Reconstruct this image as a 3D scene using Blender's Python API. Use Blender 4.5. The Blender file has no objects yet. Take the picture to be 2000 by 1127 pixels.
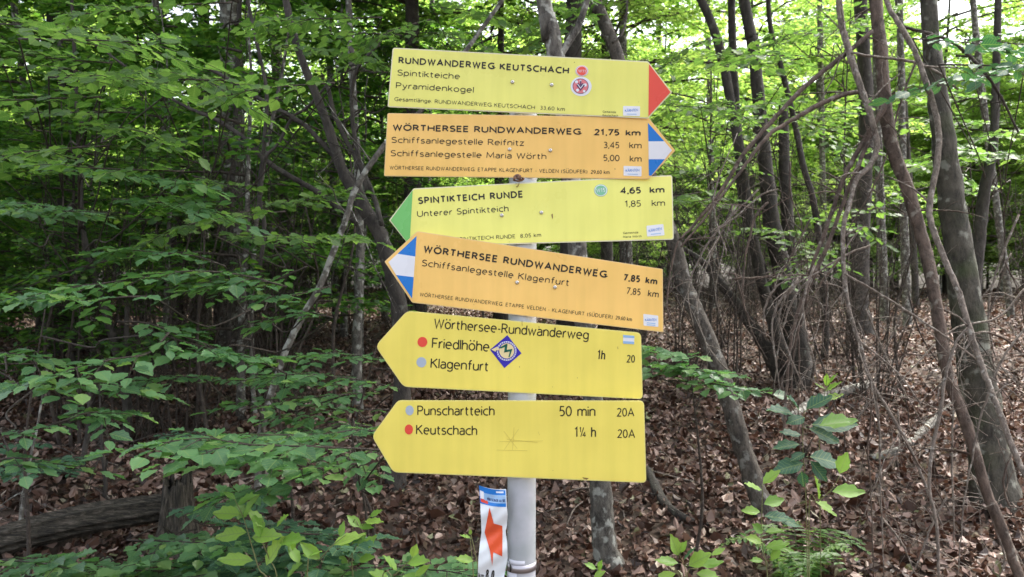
import bpy, math, random
import numpy as np
from mathutils import Vector, Matrix
D = bpy.data
sc = bpy.context.scene
R = math.radians
rs = np.random.RandomState

# ------------------------------------------------------------------ camera, world, sun, exposure
F = 1456.0; CZ = 1.5
cam = D.cameras.new('camera'); cam.sensor_width = 36; cam.lens = F / 2000 * 36
cam.clip_end = 2000; cam.clip_start = 0.02
cam.dof.use_dof = True; cam.dof.focus_distance = 1.75; cam.dof.aperture_fstop = 9.0
co = D.objects.new('camera', cam); sc.collection.objects.link(co)
co.location = (0, 0, CZ); co.rotation_euler = (R(90), 0, 0)
sc.camera = co
w = D.worlds.new("World"); sc.world = w; w.use_nodes = True
nt = w.node_tree
bg = nt.nodes['Background']
sky = nt.nodes.new('ShaderNodeTexSky'); sky.sky_type = 'NISHITA'; sky.sun_disc = False
SUN_EL, SUN_AZ = 60, 50
sky.sun_elevation = R(SUN_EL); sky.sun_rotation = R(SUN_AZ)
sky.air_density = 1.0; sky.dust_density = 6.0; sky.ozone_density = 1.0
hs = nt.nodes.new('ShaderNodeHueSaturation'); hs.inputs['Saturation'].default_value = 0.45
nt.links.new(sky.outputs[0], hs.inputs['Color']); nt.links.new(hs.outputs[0], bg.inputs['Color'])
bg.inputs['Strength'].default_value = 0.15
sl = D.lights.new('sun', 'SUN'); sl.energy = 1.5; sl.angle = R(14); sl.color = (1, 0.96, 0.88)
so = D.objects.new('sun', sl); sc.collection.objects.link(so)
az, el = R(SUN_AZ), R(SUN_EL)
sd = Vector((math.sin(az) * math.cos(el), math.cos(az) * math.cos(el), math.sin(el)))
so.rotation_euler = sd.to_track_quat('Z', 'Y').to_euler()
sc.view_settings.view_transform = 'Standard'; sc.view_settings.look = 'None'
sc.view_settings.exposure = 2.18; sc.view_settings.gamma = 1.0
sc.view_settings.use_curve_mapping = False
cy = sc.cycles
cy.max_bounces = 7; cy.diffuse_bounces = 4; cy.glossy_bounces = 2; cy.transmission_bounces = 4
cy.transparent_max_bounces = 4; cy.caustics_reflective = False; cy.caustics_refractive = False
cy.use_denoising = True

# ------------------------------------------------------------------ helpers
def W(px, py, d):
    return np.array([(px - 1000) / F * d, d, CZ - (py - 563.5) / F * d])
def gz(x, y):
    x = np.asarray(x, float); y = np.asarray(y, float)
    b = 1.5 * (1 - np.exp(-np.maximum(y - 3, 0) / 10.0))
    n = 0.05 * np.sin(x * 1.3 + 0.4) * np.sin(y * 0.9) + 0.03 * np.sin(x * 3.1 + y * 2.3) + 0.02 * np.sin(x * 5.7 - y * 4.1)
    return b + n * np.clip((y - 1) / 4, 0.3, 1)
def gdepth(px, py):
    for d in np.arange(2.0, 60, 0.05):
        p = W(px, py, d)
        if p[2] <= float(gz(p[0], p[1])): return float(d)
    return 60.0
def smooth(P, n=6):
    P = np.asarray(P, float)
    if len(P) < 3: return np.array([P[0] + (P[-1] - P[0]) * t for t in np.linspace(0, 1, n)])
    Q = np.vstack([2 * P[0] - P[1], P, 2 * P[-1] - P[-2]]); out = []
    for i in range(1, len(Q) - 2):
        p0, p1, p2, p3 = Q[i - 1:i + 3]
        for t in np.linspace(0, 1, n, endpoint=False):
            out.append(0.5 * ((2 * p1) + (-p0 + p2) * t + (2 * p0 - 5 * p1 + 4 * p2 - p3) * t * t + (-p0 + 3 * p1 - 3 * p2 + p3) * t ** 3))
    out.append(P[-1])
    return np.array(out)
class MB:
    def __init__(s): s.V = []; s.F = []; s.n = 0
    def add(s, V, Fs):
        V = np.asarray(V, float)
        s.V.append(V)
        for f in (Fs if isinstance(Fs, list) else [Fs]):
            s.F.append(np.asarray(f, dtype=np.int64) + s.n)
        s.n += len(V)
    def tube(s, P, r, sides=6, bump=0.0, rnd=None, cap=True):
        P = np.asarray(P, float); n = len(P); r = np.broadcast_to(np.asarray(r, float), (n,))
        T = np.gradient(P, axis=0); T /= np.linalg.norm(T, axis=1)[:, None] + 1e-9
        ref = np.array([1, 0.2, 0]) if abs(T[:, 2]).mean() > 0.6 else np.array([0.05, 0.1, 1.0])
        A = np.cross(T, ref); A /= np.linalg.norm(A, axis=1)[:, None] + 1e-9
        B = np.cross(T, A)
        a = np.linspace(0, 2 * math.pi, sides, endpoint=False)
        rr = r[:, None] * np.ones((n, sides))
        if bump and rnd is not None: rr = rr * (1 + rnd.normal(0, bump, (n, sides)))
        V = P[:, None, :] + rr[..., None] * (np.cos(a)[None, :, None] * A[:, None, :] + np.sin(a)[None, :, None] * B[:, None, :])
        i = np.arange(n - 1)[:, None] * sides; j = np.arange(sides)[None, :]; k = (j + 1) % sides
        Q = np.stack([i + j, i + k, i + k + sides, i + j + sides], -1).reshape(-1, 4)
        Fs = [Q]
        if cap: Fs += [np.arange(sides)[None, ::-1], (np.arange(sides) + (n - 1) * sides)[None, :]]
        s.add(V.reshape(-1, 3), Fs)
    def mesh(s, name, smoothf=True, off=None):
        V = np.vstack(s.V)
        if off is not None: V = V - np.asarray(off)[None, :]
        me = D.meshes.new(name)
        loops = np.concatenate([f.ravel() for f in s.F]); cnt = np.concatenate([np.full(len(f), f.shape[1]) for f in s.F])
        me.vertices.add(len(V)); me.vertices.foreach_set('co', V.ravel())
        me.loops.add(len(loops)); me.loops.foreach_set('vertex_index', loops.astype(np.int32))
        me.polygons.add(len(cnt))
        me.polygons.foreach_set('loop_start', (np.cumsum(cnt) - cnt).astype(np.int32))
        me.polygons.foreach_set('loop_total', cnt.astype(np.int32))
        me.polygons.foreach_set('use_smooth', np.full(len(cnt), smoothf))
        me.update(calc_edges=True); me.validate()
        return me
def link(name, data, parent=None, mat=None, loc=None):
    o = D.objects.new(name, data); sc.collection.objects.link(o)
    if mat is not None and data is not None:
        if len(data.materials) == 0: data.materials.append(mat)
    if parent is not None: o.parent = parent
    if loc is not None: o.location = loc
    return o
def thing(name, label, cat, loc=(0, 0, 0), group=None):
    o = link(name, None, None, None, loc); o.empty_display_size = 0.1
    o['label'] = label; o['category'] = cat
    if group: o['group'] = group
    return o
def org(o):
    v = Vector((0, 0, 0))
    while o is not None: v = v + o.location; o = o.parent
    return np.array(v)
def part(name, mb, mat, parent, smoothf=True, kind=None):
    o = link(name, mb.mesh(name, smoothf, org(parent)), parent, mat)
    if kind: o['kind'] = kind
    return o

# ------------------------------------------------------------------ materials
def new_mat(name):
    m = D.materials.new(name); m.use_nodes = True
    return m, m.node_tree, m.node_tree.nodes['Principled BSDF']
def N(nt, typ, **kw):
    n = nt.nodes.new(typ)
    for k, v in kw.items(): setattr(n, k, v)
    return n
def ramp(nt, stops):
    r = N(nt, 'ShaderNodeValToRGB'); e = r.color_ramp.elements
    while len(e) < len(stops): e.new(0.5)
    for i, (p, c) in enumerate(stops): e[i].position = p; e[i].color = (*c, 1)
    return r
def leaf_mat(name, stops, trans, tf=0.42, rough=0.42, rand='obj', veins=True):
    m, nt, p = new_mat(name)
    if rand == 'obj': rn = N(nt, 'ShaderNodeObjectInfo').outputs['Random']
    else: rn = N(nt, 'ShaderNodeNewGeometry').outputs['Random Per Island']
    rp = ramp(nt, stops); nt.links.new(rn, rp.inputs[0]); col = rp.outputs[0]
    if veins:
        tc = N(nt, 'ShaderNodeTexCoord'); sx = N(nt, 'ShaderNodeSeparateXYZ'); nt.links.new(tc.outputs['Object'], sx.inputs[0])
        ab = N(nt, 'ShaderNodeMath', operation='ABSOLUTE'); nt.links.new(sx.outputs['Y'], ab.inputs[0])
        m1 = N(nt, 'ShaderNodeMath', operation='MULTIPLY'); nt.links.new(ab.outputs[0], m1.inputs[0]); m1.inputs[1].default_value = 0.9
        sb = N(nt, 'ShaderNodeMath', operation='SUBTRACT'); nt.links.new(sx.outputs['X'], sb.inputs[0]); nt.links.new(m1.outputs[0], sb.inputs[1])
        m2 = N(nt, 'ShaderNodeMath', operation='MULTIPLY'); nt.links.new(sb.outputs[0], m2.inputs[0]); m2.inputs[1].default_value = 8 * 2 * math.pi
        co_ = N(nt, 'ShaderNodeMath', operation='COSINE'); nt.links.new(m2.outputs[0], co_.inputs[0])
        lat = N(nt, 'ShaderNodeMapRange'); nt.links.new(co_.outputs[0], lat.inputs[0]); lat.inputs[1].default_value = 0.75; lat.inputs[2].default_value = 1.0; lat.inputs[4].default_value = 0.5
        mid = N(nt, 'ShaderNodeMapRange'); nt.links.new(ab.outputs[0], mid.inputs[0]); mid.inputs[1].default_value = 0.022; mid.inputs[2].default_value = 0.008; mid.inputs[4].default_value = 0.7
        mx = N(nt, 'ShaderNodeMath', operation='MAXIMUM'); nt.links.new(lat.outputs[0], mx.inputs[0]); nt.links.new(mid.outputs[0], mx.inputs[1])
        mc = N(nt, 'ShaderNodeMixRGB'); nt.links.new(mx.outputs[0], mc.inputs[0]); nt.links.new(col, mc.inputs[1]); mc.inputs[2].default_value = (0.2, 0.27, 0.1, 1)
        col = mc.outputs[0]
    nt.links.new(col, p.inputs['Base Color']); p.inputs['Roughness'].default_value = rough
    p.inputs['Specular IOR Level'].default_value = 0.45
    tr = N(nt, 'ShaderNodeBsdfTranslucent')
    mt = N(nt, 'ShaderNodeMixRGB', blend_type='MULTIPLY'); mt.inputs[0].default_value = 1
    nt.links.new(col, mt.inputs[1]); mt.inputs[2].default_value = (*trans, 1); nt.links.new(mt.outputs[0], tr.inputs[0])
    ms = N(nt, 'ShaderNodeMixShader'); ms.inputs[0].default_value = tf
    nt.links.new(p.outputs[0], ms.inputs[1]); nt.links.new(tr.outputs[0], ms.inputs[2])
    nt.links.new(ms.outputs[0], nt.nodes['Material Output'].inputs['Surface'])
    return m
GR = [(0.0, (0.035, 0.085, 0.028)), (0.5, (0.055, 0.13, 0.035)), (0.85, (0.085, 0.17, 0.045)), (1.0, (0.13, 0.2, 0.05))]
M_near = leaf_mat('near beech leaf', [(0, (0.05, 0.12, 0.055)), (0.5, (0.085, 0.19, 0.085)), (0.85, (0.12, 0.24, 0.1)), (1, (0.17, 0.27, 0.08))], (2.0, 2.3, 1.2), tf=0.35, rough=0.38)
M_up = leaf_mat('upper beech leaf', [(0, (0.055, 0.12, 0.035)), (0.6, (0.09, 0.18, 0.05)), (1, (0.15, 0.25, 0.07))], (2.1, 2.2, 1.2), tf=0.5, rough=0.45)
M_fresh = leaf_mat('fresh bright leaf', [(0, (0.13, 0.27, 0.04)), (0.6, (0.2, 0.36, 0.06)), (1, (0.27, 0.42, 0.08))], (1.6, 1.6, 1.0), tf=0.35, rough=0.45)
M_dark = leaf_mat('dark glossy leaf', [(0, (0.03, 0.09, 0.055)), (1, (0.05, 0.13, 0.075))], (2, 2.4, 1.2), tf=0.25, rough=0.55)
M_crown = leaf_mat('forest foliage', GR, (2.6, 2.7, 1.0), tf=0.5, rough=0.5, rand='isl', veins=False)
M_crownb = leaf_mat('foliage painted sunlit', [(0.0, (0.12, 0.21, 0.05)), (0.5, (0.2, 0.32, 0.08)), (1.0, (0.3, 0.4, 0.12))], (1.9, 1.9, 1.3), tf=0.6, rough=0.5, rand='isl', veins=False)  # brighter copy of the foliage, sunlight on the crowns put into leaf colour
M_litter = leaf_mat('dead leaf litter', [(0, (0.022, 0.011, 0.007)), (0.42, (0.085, 0.04, 0.025)), (0.62, (0.16, 0.092, 0.066)), (0.83, (0.26, 0.168, 0.13)), (0.96, (0.4, 0.29, 0.24)), (1, (0.16, 0.18, 0.08))], (1.0, 0.8, 0.6), tf=0.1, rough=0.5, rand='isl', veins=False)
def bark(name, c1, c2, c3, scale=18, lich=0.55, moss=0.0):
    m, nt, p = new_mat(name)
    tc = N(nt, 'ShaderNodeTexCoord')
    mp = N(nt, 'ShaderNodeMapping'); mp.inputs['Scale'].default_value = (1, 1, 0.45); nt.links.new(tc.outputs['Object'], mp.inputs[0])
    n1 = N(nt, 'ShaderNodeTexNoise'); n1.inputs['Scale'].default_value = scale; n1.inputs['Detail'].default_value = 6; n1.inputs['Roughness'].default_value = 0.7
    nt.links.new(mp.outputs[0], n1.inputs['Vector'])
    r1 = ramp(nt, [(0.36, c1), (0.62, c2)]); nt.links.new(n1.outputs[0], r1.inputs[0])
    n2 = N(nt, 'ShaderNodeTexNoise'); n2.inputs['Scale'].default_value = scale * 0.7; n2.inputs['Detail'].default_value = 3
    nt.links.new(tc.outputs['Object'], n2.inputs['Vector'])
    r2 = ramp(nt, [(lich, (0, 0, 0)), (lich + 0.08, (1, 1, 1))]); nt.links.new(n2.outputs[0], r2.inputs[0])
    mx = N(nt, 'ShaderNodeMixRGB'); nt.links.new(r2.outputs[0], mx.inputs[0]); nt.links.new(r1.outputs[0], mx.inputs[1]); mx.inputs[2].default_value = (*c3, 1)
    col = mx.outputs[0]
    if moss:
        n3 = N(nt, 'ShaderNodeTexNoise'); n3.inputs['Scale'].default_value = 5; nt.links.new(tc.outputs['Object'], n3.inputs['Vector'])
        r3 = ramp(nt, [(0.56 - moss * 0.3, (0, 0, 0)), (0.9 - moss * 0.3, (0.8, 0.8, 0.8))]); nt.links.new(n3.outputs[0], r3.inputs[0])
        mm = N(nt, 'ShaderNodeMixRGB'); nt.links.new(r3.outputs[0], mm.inputs[0]); nt.links.new(col, mm.inputs[1]); mm.inputs[2].default_value = (0.04, 0.06, 0.015, 1)
        col = mm.outputs[0]
    nt.links.new(col, p.inputs['Base Color']); p.inputs['Roughness'].default_value = 0.85
    b = N(nt, 'ShaderNodeBump'); b.inputs['Strength'].default_value = 1.0; b.inputs['Distance'].default_value = 0.02
    nt.links.new(n1.outputs[0], b.inputs['Height']); nt.links.new(b.outputs[0], p.inputs['Normal'])
    return m
B_grey = bark('grey lichen bark', (0.035, 0.03, 0.025), (0.17, 0.155, 0.13), (0.34, 0.34, 0.3), 26, 0.53)
B_dark = bark('dark bark', (0.022, 0.018, 0.015), (0.065, 0.055, 0.045), (0.11, 0.11, 0.09), 20, 0.62)
B_brown = bark('brown bare bark', (0.045, 0.03, 0.022), (0.15, 0.105, 0.08), (0.24, 0.21, 0.17), 30, 0.6)
B_moss = bark('mossy bark', (0.025, 0.022, 0.016), (0.1, 0.09, 0.068), (0.22, 0.22, 0.18), 18, 0.58, 0.2)
B_twig = bark('pale twig bark', (0.1, 0.078, 0.062), (0.3, 0.245, 0.2), (0.4, 0.36, 0.31), 60, 0.58)
B_lean = bark('brown grey mottled bark', (0.03, 0.024, 0.018), (0.12, 0.1, 0.08), (0.2, 0.19, 0.165), 30, 0.58)
B_dtwig = bark('dark twig bark', (0.03, 0.022, 0.018), (0.08, 0.06, 0.045), (0.12, 0.1, 0.08), 60, 0.6)

m, nt, p = new_mat('forest soil')
tc = N(nt, 'ShaderNodeTexCoord'); n1 = N(nt, 'ShaderNodeTexNoise'); n1.inputs['Scale'].default_value = 9; n1.inputs['Detail'].default_value = 8; n1.inputs['Roughness'].default_value = 0.75
nt.links.new(tc.outputs['Object'], n1.inputs['Vector'])
r1 = ramp(nt, [(0.3, (0.015, 0.01, 0.007)), (0.5, (0.06, 0.04, 0.028)), (0.7, (0.15, 0.1, 0.075))]); nt.links.new(n1.outputs[0], r1.inputs[0])
nt.links.new(r1.outputs[0], p.inputs['Base Color']); p.inputs['Roughness'].default_value = 0.95
M_soil = m

# ------------------------------------------------------------------ ground
ys = np.concatenate([np.arange(-40, 0, 2.0), np.arange(0, 16, 0.12), np.arange(16, 60, 1.0), np.array([60, 80, 120, 200, 400, 900])])
xs = np.concatenate([[-900, -300, -120, -60], np.arange(-40, -10, 2.0), np.arange(-10, 10, 0.12), np.arange(10, 42, 2.0), [60, 120, 300, 900]])
X, Y = np.meshgrid(xs, ys); Z = gz(X, Y)
mb = MB(); nx, ny = len(xs), len(ys)
i = np.arange(ny - 1)[:, None] * nx; j = np.arange(nx - 1)[None, :]
mb.add(np.stack([X, Y, Z], -1).reshape(-1, 3), np.stack([i + j, i + j + 1, i + j + 1 + nx, i + j + nx], -1).reshape(-1, 4))
g = link('ground', mb.mesh('ground'), None, M_soil); g['kind'] = 'structure'

# leaf cloud: many six-point folded leaves in one mesh
def leafcloud(mb, P, yaw, pitch, roll, L, Wd, fold=0.25, curl=0.0):
    n = len(P)
    base = np.array([[0, 0, 0], [0.28, 0.46, 0], [0.72, 0.38, 0], [1, 0, 0], [0.72, -0.38, 0], [0.28, -0.46, 0]])
    V = np.repeat(base[None], n, 0)
    V[:, :, 0] *= L[:, None]; V[:, :, 1] *= Wd[:, None] * 1.1
    f = fold if np.ndim(fold) else np.full(n, fold)
    V[:, :, 2] = np.abs(V[:, :, 1]) * f[:, None]
    c = curl if np.ndim(curl) else np.full(n, curl)
    V[:, 3, 2] += c * L; V[:, 0, 2] += c * L * 0.5
    cr, sr = np.cos(roll)[:, None], np.sin(roll)[:, None]
    y_, z_ = V[:, :, 1] * cr - V[:, :, 2] * sr, V[:, :, 1] * sr + V[:, :, 2] * cr
    cp, sp = np.cos(pitch)[:, None], np.sin(pitch)[:, None]
    x_, z2 = V[:, :, 0] * cp - z_ * sp, V[:, :, 0] * sp + z_ * cp
    ca, sa = np.cos(yaw)[:, None], np.sin(yaw)[:, None]
    x3, y3 = x_ * ca - y_ * sa, x_ * sa + y_ * ca
    V = np.stack([x3, y3, z2], -1) + P[:, None, :]
    b = np.arange(n)[:, None] * 6
    mb.add(V.reshape(-1, 3), [b + np.array([[0, 3, 2, 1]]), b + np.array([[0, 5, 4, 3]])])
rnd = rs(3)
mb = MB()
for y0, y1, dens, sc_ in ((1.9, 7.5, 1150, 1.0), (7.5, 16, 400, 1.05), (16, 34, 75, 1.5)):
    n = int(0.75 * (y1 * y1 - y0 * y0) * dens)
    y = np.sqrt(rnd.uniform(y0 * y0, y1 * y1, n)); x = rnd.uniform(-0.75, 0.75, n) * y
    z = gz(x, y) + np.abs(rnd.normal(0.014, 0.018, n))
    L = rnd.uniform(0.03, 0.066, n) * sc_ * np.where(rnd.rand(n) < 0.06, 1.5, 1)
    leafcloud(mb, np.stack([x, y, z], -1), rnd.uniform(0, 6.28, n), rnd.normal(0, 0.5, n), rnd.normal(0, 0.6, n), L, L * rnd.uniform(0.4, 0.75, n), rnd.normal(0.3, 0.7, n), rnd.normal(0.1, 0.3, n))
lit = link('leaf_litter', mb.mesh('leaf_litter', False), None, M_litter); lit['kind'] = 'stuff'
lit['label'] = 'brown fallen beech leaves covering the forest floor'; lit['category'] = 'leaf litter'
mb = MB()
for k in range(420):
    y = math.sqrt(rnd.uniform(4, 150)); x = rnd.uniform(-0.75, 0.75) * y; a = rnd.uniform(0, 6.28); l = rnd.uniform(0.08, 0.45)
    p0 = np.array([x, y, float(gz(x, y)) + 0.025]); q = p0 + np.array([math.cos(a) * l, math.sin(a) * l, 0]); q[2] = float(gz(q[0], q[1])) + rnd.uniform(0.02, 0.06)
    mid = (p0 + q) / 2 + rnd.normal(0, 0.02, 3); mb.tube(smooth([p0, mid, q], 3), rnd.uniform(0.0015, 0.005), 4)
lt = link('fallen_twigs', mb.mesh('fallen_twigs'), None, B_twig); lt['kind'] = 'stuff'
lt['label'] = 'thin broken twigs scattered among the fallen leaves'; lt['category'] = 'twigs'

# ------------------------------------------------------------------ forest trees (shared meshes)
def crown_mesh(seed, z0, H, Rad, nlimb, rows, perrow, leaf, flat=1.0):
    rnd = rs(seed); lv = MB(); wd = MB()
    for q in range(nlimb):
        f = (q + rnd.rand()) / nlimb; z = z0 + (H - z0) * f
        a = q * 2.4 + rnd.uniform(-0.4, 0.4)
        L = Rad * (0.55 + 0.6 * math.sin(math.pi * min(1, f * 0.8 + 0.25))) * rnd.uniform(0.6, 1.15)
        rise = rnd.uniform(0.0, 0.45)
        dirv = np.array([math.cos(a), math.sin(a), 0]); side = np.array([-math.sin(a), math.cos(a), 0])
        T = np.linspace(0, 1, 7)
        P = dirv[None] * (T * L)[:, None]; P[:, 2] = z + L * (rise * T - 0.35 * T * T); P += side[None] * (0.1 * L * np.sin(T * 3 + rnd.uniform(0, 6)))[:, None]
        wd.tube(P, np.linspace(0.022, 0.003, 7) * Rad / 2.2, 4, cap=False)
        for r_ in range(rows):
            t = 0.15 + 0.85 * (r_ + 0.5 * rnd.rand()) / rows
            base = np.array([np.interp(t, T, P[:, c]) for c in range(3)])
            sg = 1 if r_ % 2 else -1
            tl = (0.16 + 0.4 * (1 - t)) * L * 0.55 * rnd.uniform(0.7, 1.3) + 0.08
            d2 = side * sg * 0.8 + dirv * 0.6; d2[2] = rnd.normal(-0.05, 0.15); d2 /= np.linalg.norm(d2)
            wd.tube(np.array([base, base + d2 * tl]), [0.004 * Rad / 2.2, 0.0015], 3, cap=False)
            n = max(3, int(perrow * (tl / (0.3 * L * 0.55 + 0.08)) * rnd.uniform(0.5, 1.3)))
            s = rnd.rand(n) * 1.08
            Pp = base + d2[None] * (s * tl)[:, None] + rnd.normal(0, 0.018 * flat, (n, 3)) * np.array([1, 1, 1.3])
            y0 = math.atan2(d2[1], d2[0]); LL = rnd.uniform(0.7, 1.25, n) * leaf
            leafcloud(lv, Pp, y0 + np.where(rnd.rand(n) < 0.5, 1, -1) * rnd.uniform(0.4, 1.2, n), rnd.normal(-0.2, 0.25, n), rnd.normal(0, 0.32, n), LL, LL * 0.62, 0.2, -0.03)
    return lv, wd
def trunk_mb(seed, H, r0, lean=0.04):
    rnd = rs(seed); t = np.linspace(0, 1, 10)
    P = np.stack([np.cumsum(rnd.normal(0, lean, 10)) * t, np.cumsum(rnd.normal(0, lean, 10)) * t, t * H - 0.15], -1)
    mb = MB(); mb.tube(P, r0 * (1.25 - 1.05 * t ** 0.8) + r0 * 0.5 * np.exp(-t * 20), 9, 0.04, rnd)
    return mb
KIND = {}
def mkkind(key, seed, z0, H, Rad, nl, rows, per, leaf, r0):
    lv, wd = crown_mesh(seed, z0, H, Rad, nl, rows, per, leaf)
    KIND[key] = (lv.mesh('foliage', False), wd.mesh('limbs'), trunk_mb(seed + 50, H, r0).mesh('trunk'), z0)
for i in range(4): mkkind('U%d' % i, 10 + i, 1.0, 6.2, 2.0, 40, 18, 26, 0.068, 0.04)
for i in range(2): mkkind('L%d' % i, 20 + i, 0.5, 3.6, 1.25, 26, 13, 16, 0.07, 0.028)
for i in range(3): mkkind('T%d' % i, 30 + i, 5.0, 15.0, 3.3, 42, 18, 20, 0.1, 0.13)
for i in range(2): mkkind('M%d' % i, 40 + i, 2.6, 9.0, 2.4, 36, 17, 22, 0.08, 0.09)
MATB = {}
def tree(key, x, y, rot, s, label, group, barkm, crownm, name='forest_tree'):
    t = thing(name, label, 'tree', (x, y, float(gz(x, y)) - 0.03), group)
    t.rotation_euler = (0, 0, rot); t.scale = (s, s, s)
    fo, li, tr, z0 = KIND[key]
    for nm, me, mt in (('trunk', tr, barkm), ('limbs', li, B_dtwig), ('crown', fo, crownm)):
        k = (me.name, mt.name)
        if k not in MATB:
            c = me.copy(); c.materials.clear(); c.materials.append(mt); MATB[k] = c
        o = link(nm, MATB[k], t)
        if nm == 'crown': o['kind'] = 'stuff'
    return t
rnd = rs(77); placed = []
def zone(px):
    for lim, ph in ((150, 'at the far left edge'), (330, 'above the fallen log at left'), (520, 'left of the dark leaning tree'), (740, 'just left of the signs'), (1000, 'behind the left half of the signs'), (1290, 'behind the right half of the signs'),
                    (1450, 'right of the red arrow point'), (1620, 'behind the dark many-stemmed clump'), (1800, 'behind the bare brown stem')):
        if px < lim: return ph
    return 'beside the mossy tree at right'
def rng(y): return 'nearest' if y < 8 else 'fairly near' if y < 12 else 'mid-distance' if y < 18 else 'distant' if y < 28 else 'farthest'
def scatter(n, y0, y1, keys, label, group, smin=0.8, smax=1.2, mind=1.2, crownm=None, xr=0.85, cond=None, name='forest_tree', barks=None):
    k = 0; tries = 0
    while k < n and tries < 5000:
        tries += 1
        y = math.sqrt(rnd.uniform(y0 * y0, y1 * y1)); x = rnd.uniform(-xr, xr) * y
        if 12 < y < 18.5 or (cond and not cond(x, y)): continue   # made-up gap, left treeless to let light onto the far foliage
        if any((x - a) ** 2 + (y - b) ** 2 < mind * mind for a, b in placed): continue
        placed.append((x, y)); k += 1
        tree(keys[rnd.randint(len(keys))], x, y, rnd.uniform(0, 6.28), rnd.uniform(smin, smax), rng(y) + ' ' + label + ' ' + zone(1000 + x / y * F), group,
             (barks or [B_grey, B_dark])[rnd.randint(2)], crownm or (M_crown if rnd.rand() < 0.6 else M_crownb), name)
U = ['U0', 'U1', 'U2', 'U3']; T_ = ['T0', 'T1', 'T2']; ML = ['M0', 'M1']
scatter(6, 7.5, 12, T_, 'tall slim beech', 'tall beeches behind the signpost', mind=2.0, cond=lambda x, y: abs(x) < 0.17 * y or x < -0.35 * y)
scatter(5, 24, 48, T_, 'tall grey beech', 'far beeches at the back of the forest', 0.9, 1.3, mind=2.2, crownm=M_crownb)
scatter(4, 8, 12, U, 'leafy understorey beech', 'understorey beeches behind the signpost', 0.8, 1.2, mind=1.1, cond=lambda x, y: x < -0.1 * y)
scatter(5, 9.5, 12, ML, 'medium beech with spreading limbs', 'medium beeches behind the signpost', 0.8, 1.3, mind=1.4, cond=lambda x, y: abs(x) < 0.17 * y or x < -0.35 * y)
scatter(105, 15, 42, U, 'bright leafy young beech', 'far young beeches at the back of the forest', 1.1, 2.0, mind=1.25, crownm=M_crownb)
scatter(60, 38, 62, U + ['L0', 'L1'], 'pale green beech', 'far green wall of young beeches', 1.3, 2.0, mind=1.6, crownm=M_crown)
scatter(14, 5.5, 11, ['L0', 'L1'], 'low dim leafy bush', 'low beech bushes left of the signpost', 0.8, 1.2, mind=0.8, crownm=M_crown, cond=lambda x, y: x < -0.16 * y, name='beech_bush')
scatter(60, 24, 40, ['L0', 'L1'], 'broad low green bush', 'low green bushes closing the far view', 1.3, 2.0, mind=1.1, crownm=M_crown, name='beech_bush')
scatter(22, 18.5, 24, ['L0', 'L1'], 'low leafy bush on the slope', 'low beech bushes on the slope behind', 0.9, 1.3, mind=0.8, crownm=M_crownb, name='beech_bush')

# ------------------------------------------------------------------ traced trunks and branches
def trace(pts, d, widths, root=False, extend=0.0, seed=1, sides=10, bump=0.05, wob=0.004, n=6):
    """pts in photo pixels, d depth or list of depths, widths px: returns path and radii (top first)"""
    pts = list(pts); k = len(pts)
    ds = [d] * k if np.ndim(d) == 0 else list(np.interp(np.linspace(0, 1, k), np.linspace(0, 1, len(d)), d))
    P = [W(a, b, dd) for (a, b), dd in zip(pts, ds)]
    wd = np.interp(np.linspace(0, 1, k), np.linspace(0, 1, len(widths)), widths)
    r = [wv / F * dd / 2 for wv, dd in zip(wd, ds)]
    if extend:
        v = P[0] - P[1]; v /= np.linalg.norm(v); P.insert(0, P[0] + v * extend + np.array([0, 0, extend * 0.2])); r.insert(0, r[0] * 0.6)
    if root:
        e = P[-1].copy(); e[2] = float(gz(e[0], e[1]))
        P[-1][2] = max(P[-1][2], e[2] + 0.02)
        e2 = e.copy(); e2[2] -= 0.12; P.append(e2); r.append(r[-1] * 1.35)
    Q = smooth(P, n); rr = np.interp(np.linspace(0, 1, len(Q)), np.linspace(0, 1, len(r)), r)
    rnd = rs(seed); Q = Q + np.cumsum(rnd.normal(0, wob * 0.25, Q.shape), 0) * 0.5 + rnd.normal(0, wob * 0.2, Q.shape)
    return Q, rr, sides, bump, rnd
def sidetwigs(mb, Q, rr, n, ln, rnd, depth=1, droop=0.2, rmin=0.0012):
    for _ in range(n):
        k = rnd.randint(1, len(Q) - 1); T = Q[min(k + 1, len(Q) - 1)] - Q[k - 1]; T /= np.linalg.norm(T) + 1e-9
        v = rnd.normal(0, 1, 3); v -= T * v.dot(T); v /= np.linalg.norm(v); v = v * 0.8 + T * rnd.choice([-1, 1]) * rnd.uniform(0.2, 0.9)
        v[1] *= 0.6; v /= np.linalg.norm(v); l = ln * rnd.uniform(0.35, 1.2)
        side = np.cross(v, [0, 0.3, 1]); t = np.linspace(0, 1, 6)
        P = Q[k] + v[None] * (t * l)[:, None] + side[None] * (rnd.normal(0, 0.16) * l * t ** 2)[:, None] + np.array([0, 0, -droop])[None] * (l * t ** 2)[:, None]
        P[1:] += rnd.normal(0, 0.012 * l, (5, 3))
        r0 = max(rmin * 1.4, min(rr[k] * 0.5, 0.005)); R_ = np.linspace(r0, rmin, 6)
        mb.tube(P, R_, 4, cap=False)
        if depth: sidetwigs(mb, P, R_, 3, l * 0.5, rnd, depth - 1, droop, rmin * 0.8)
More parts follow.
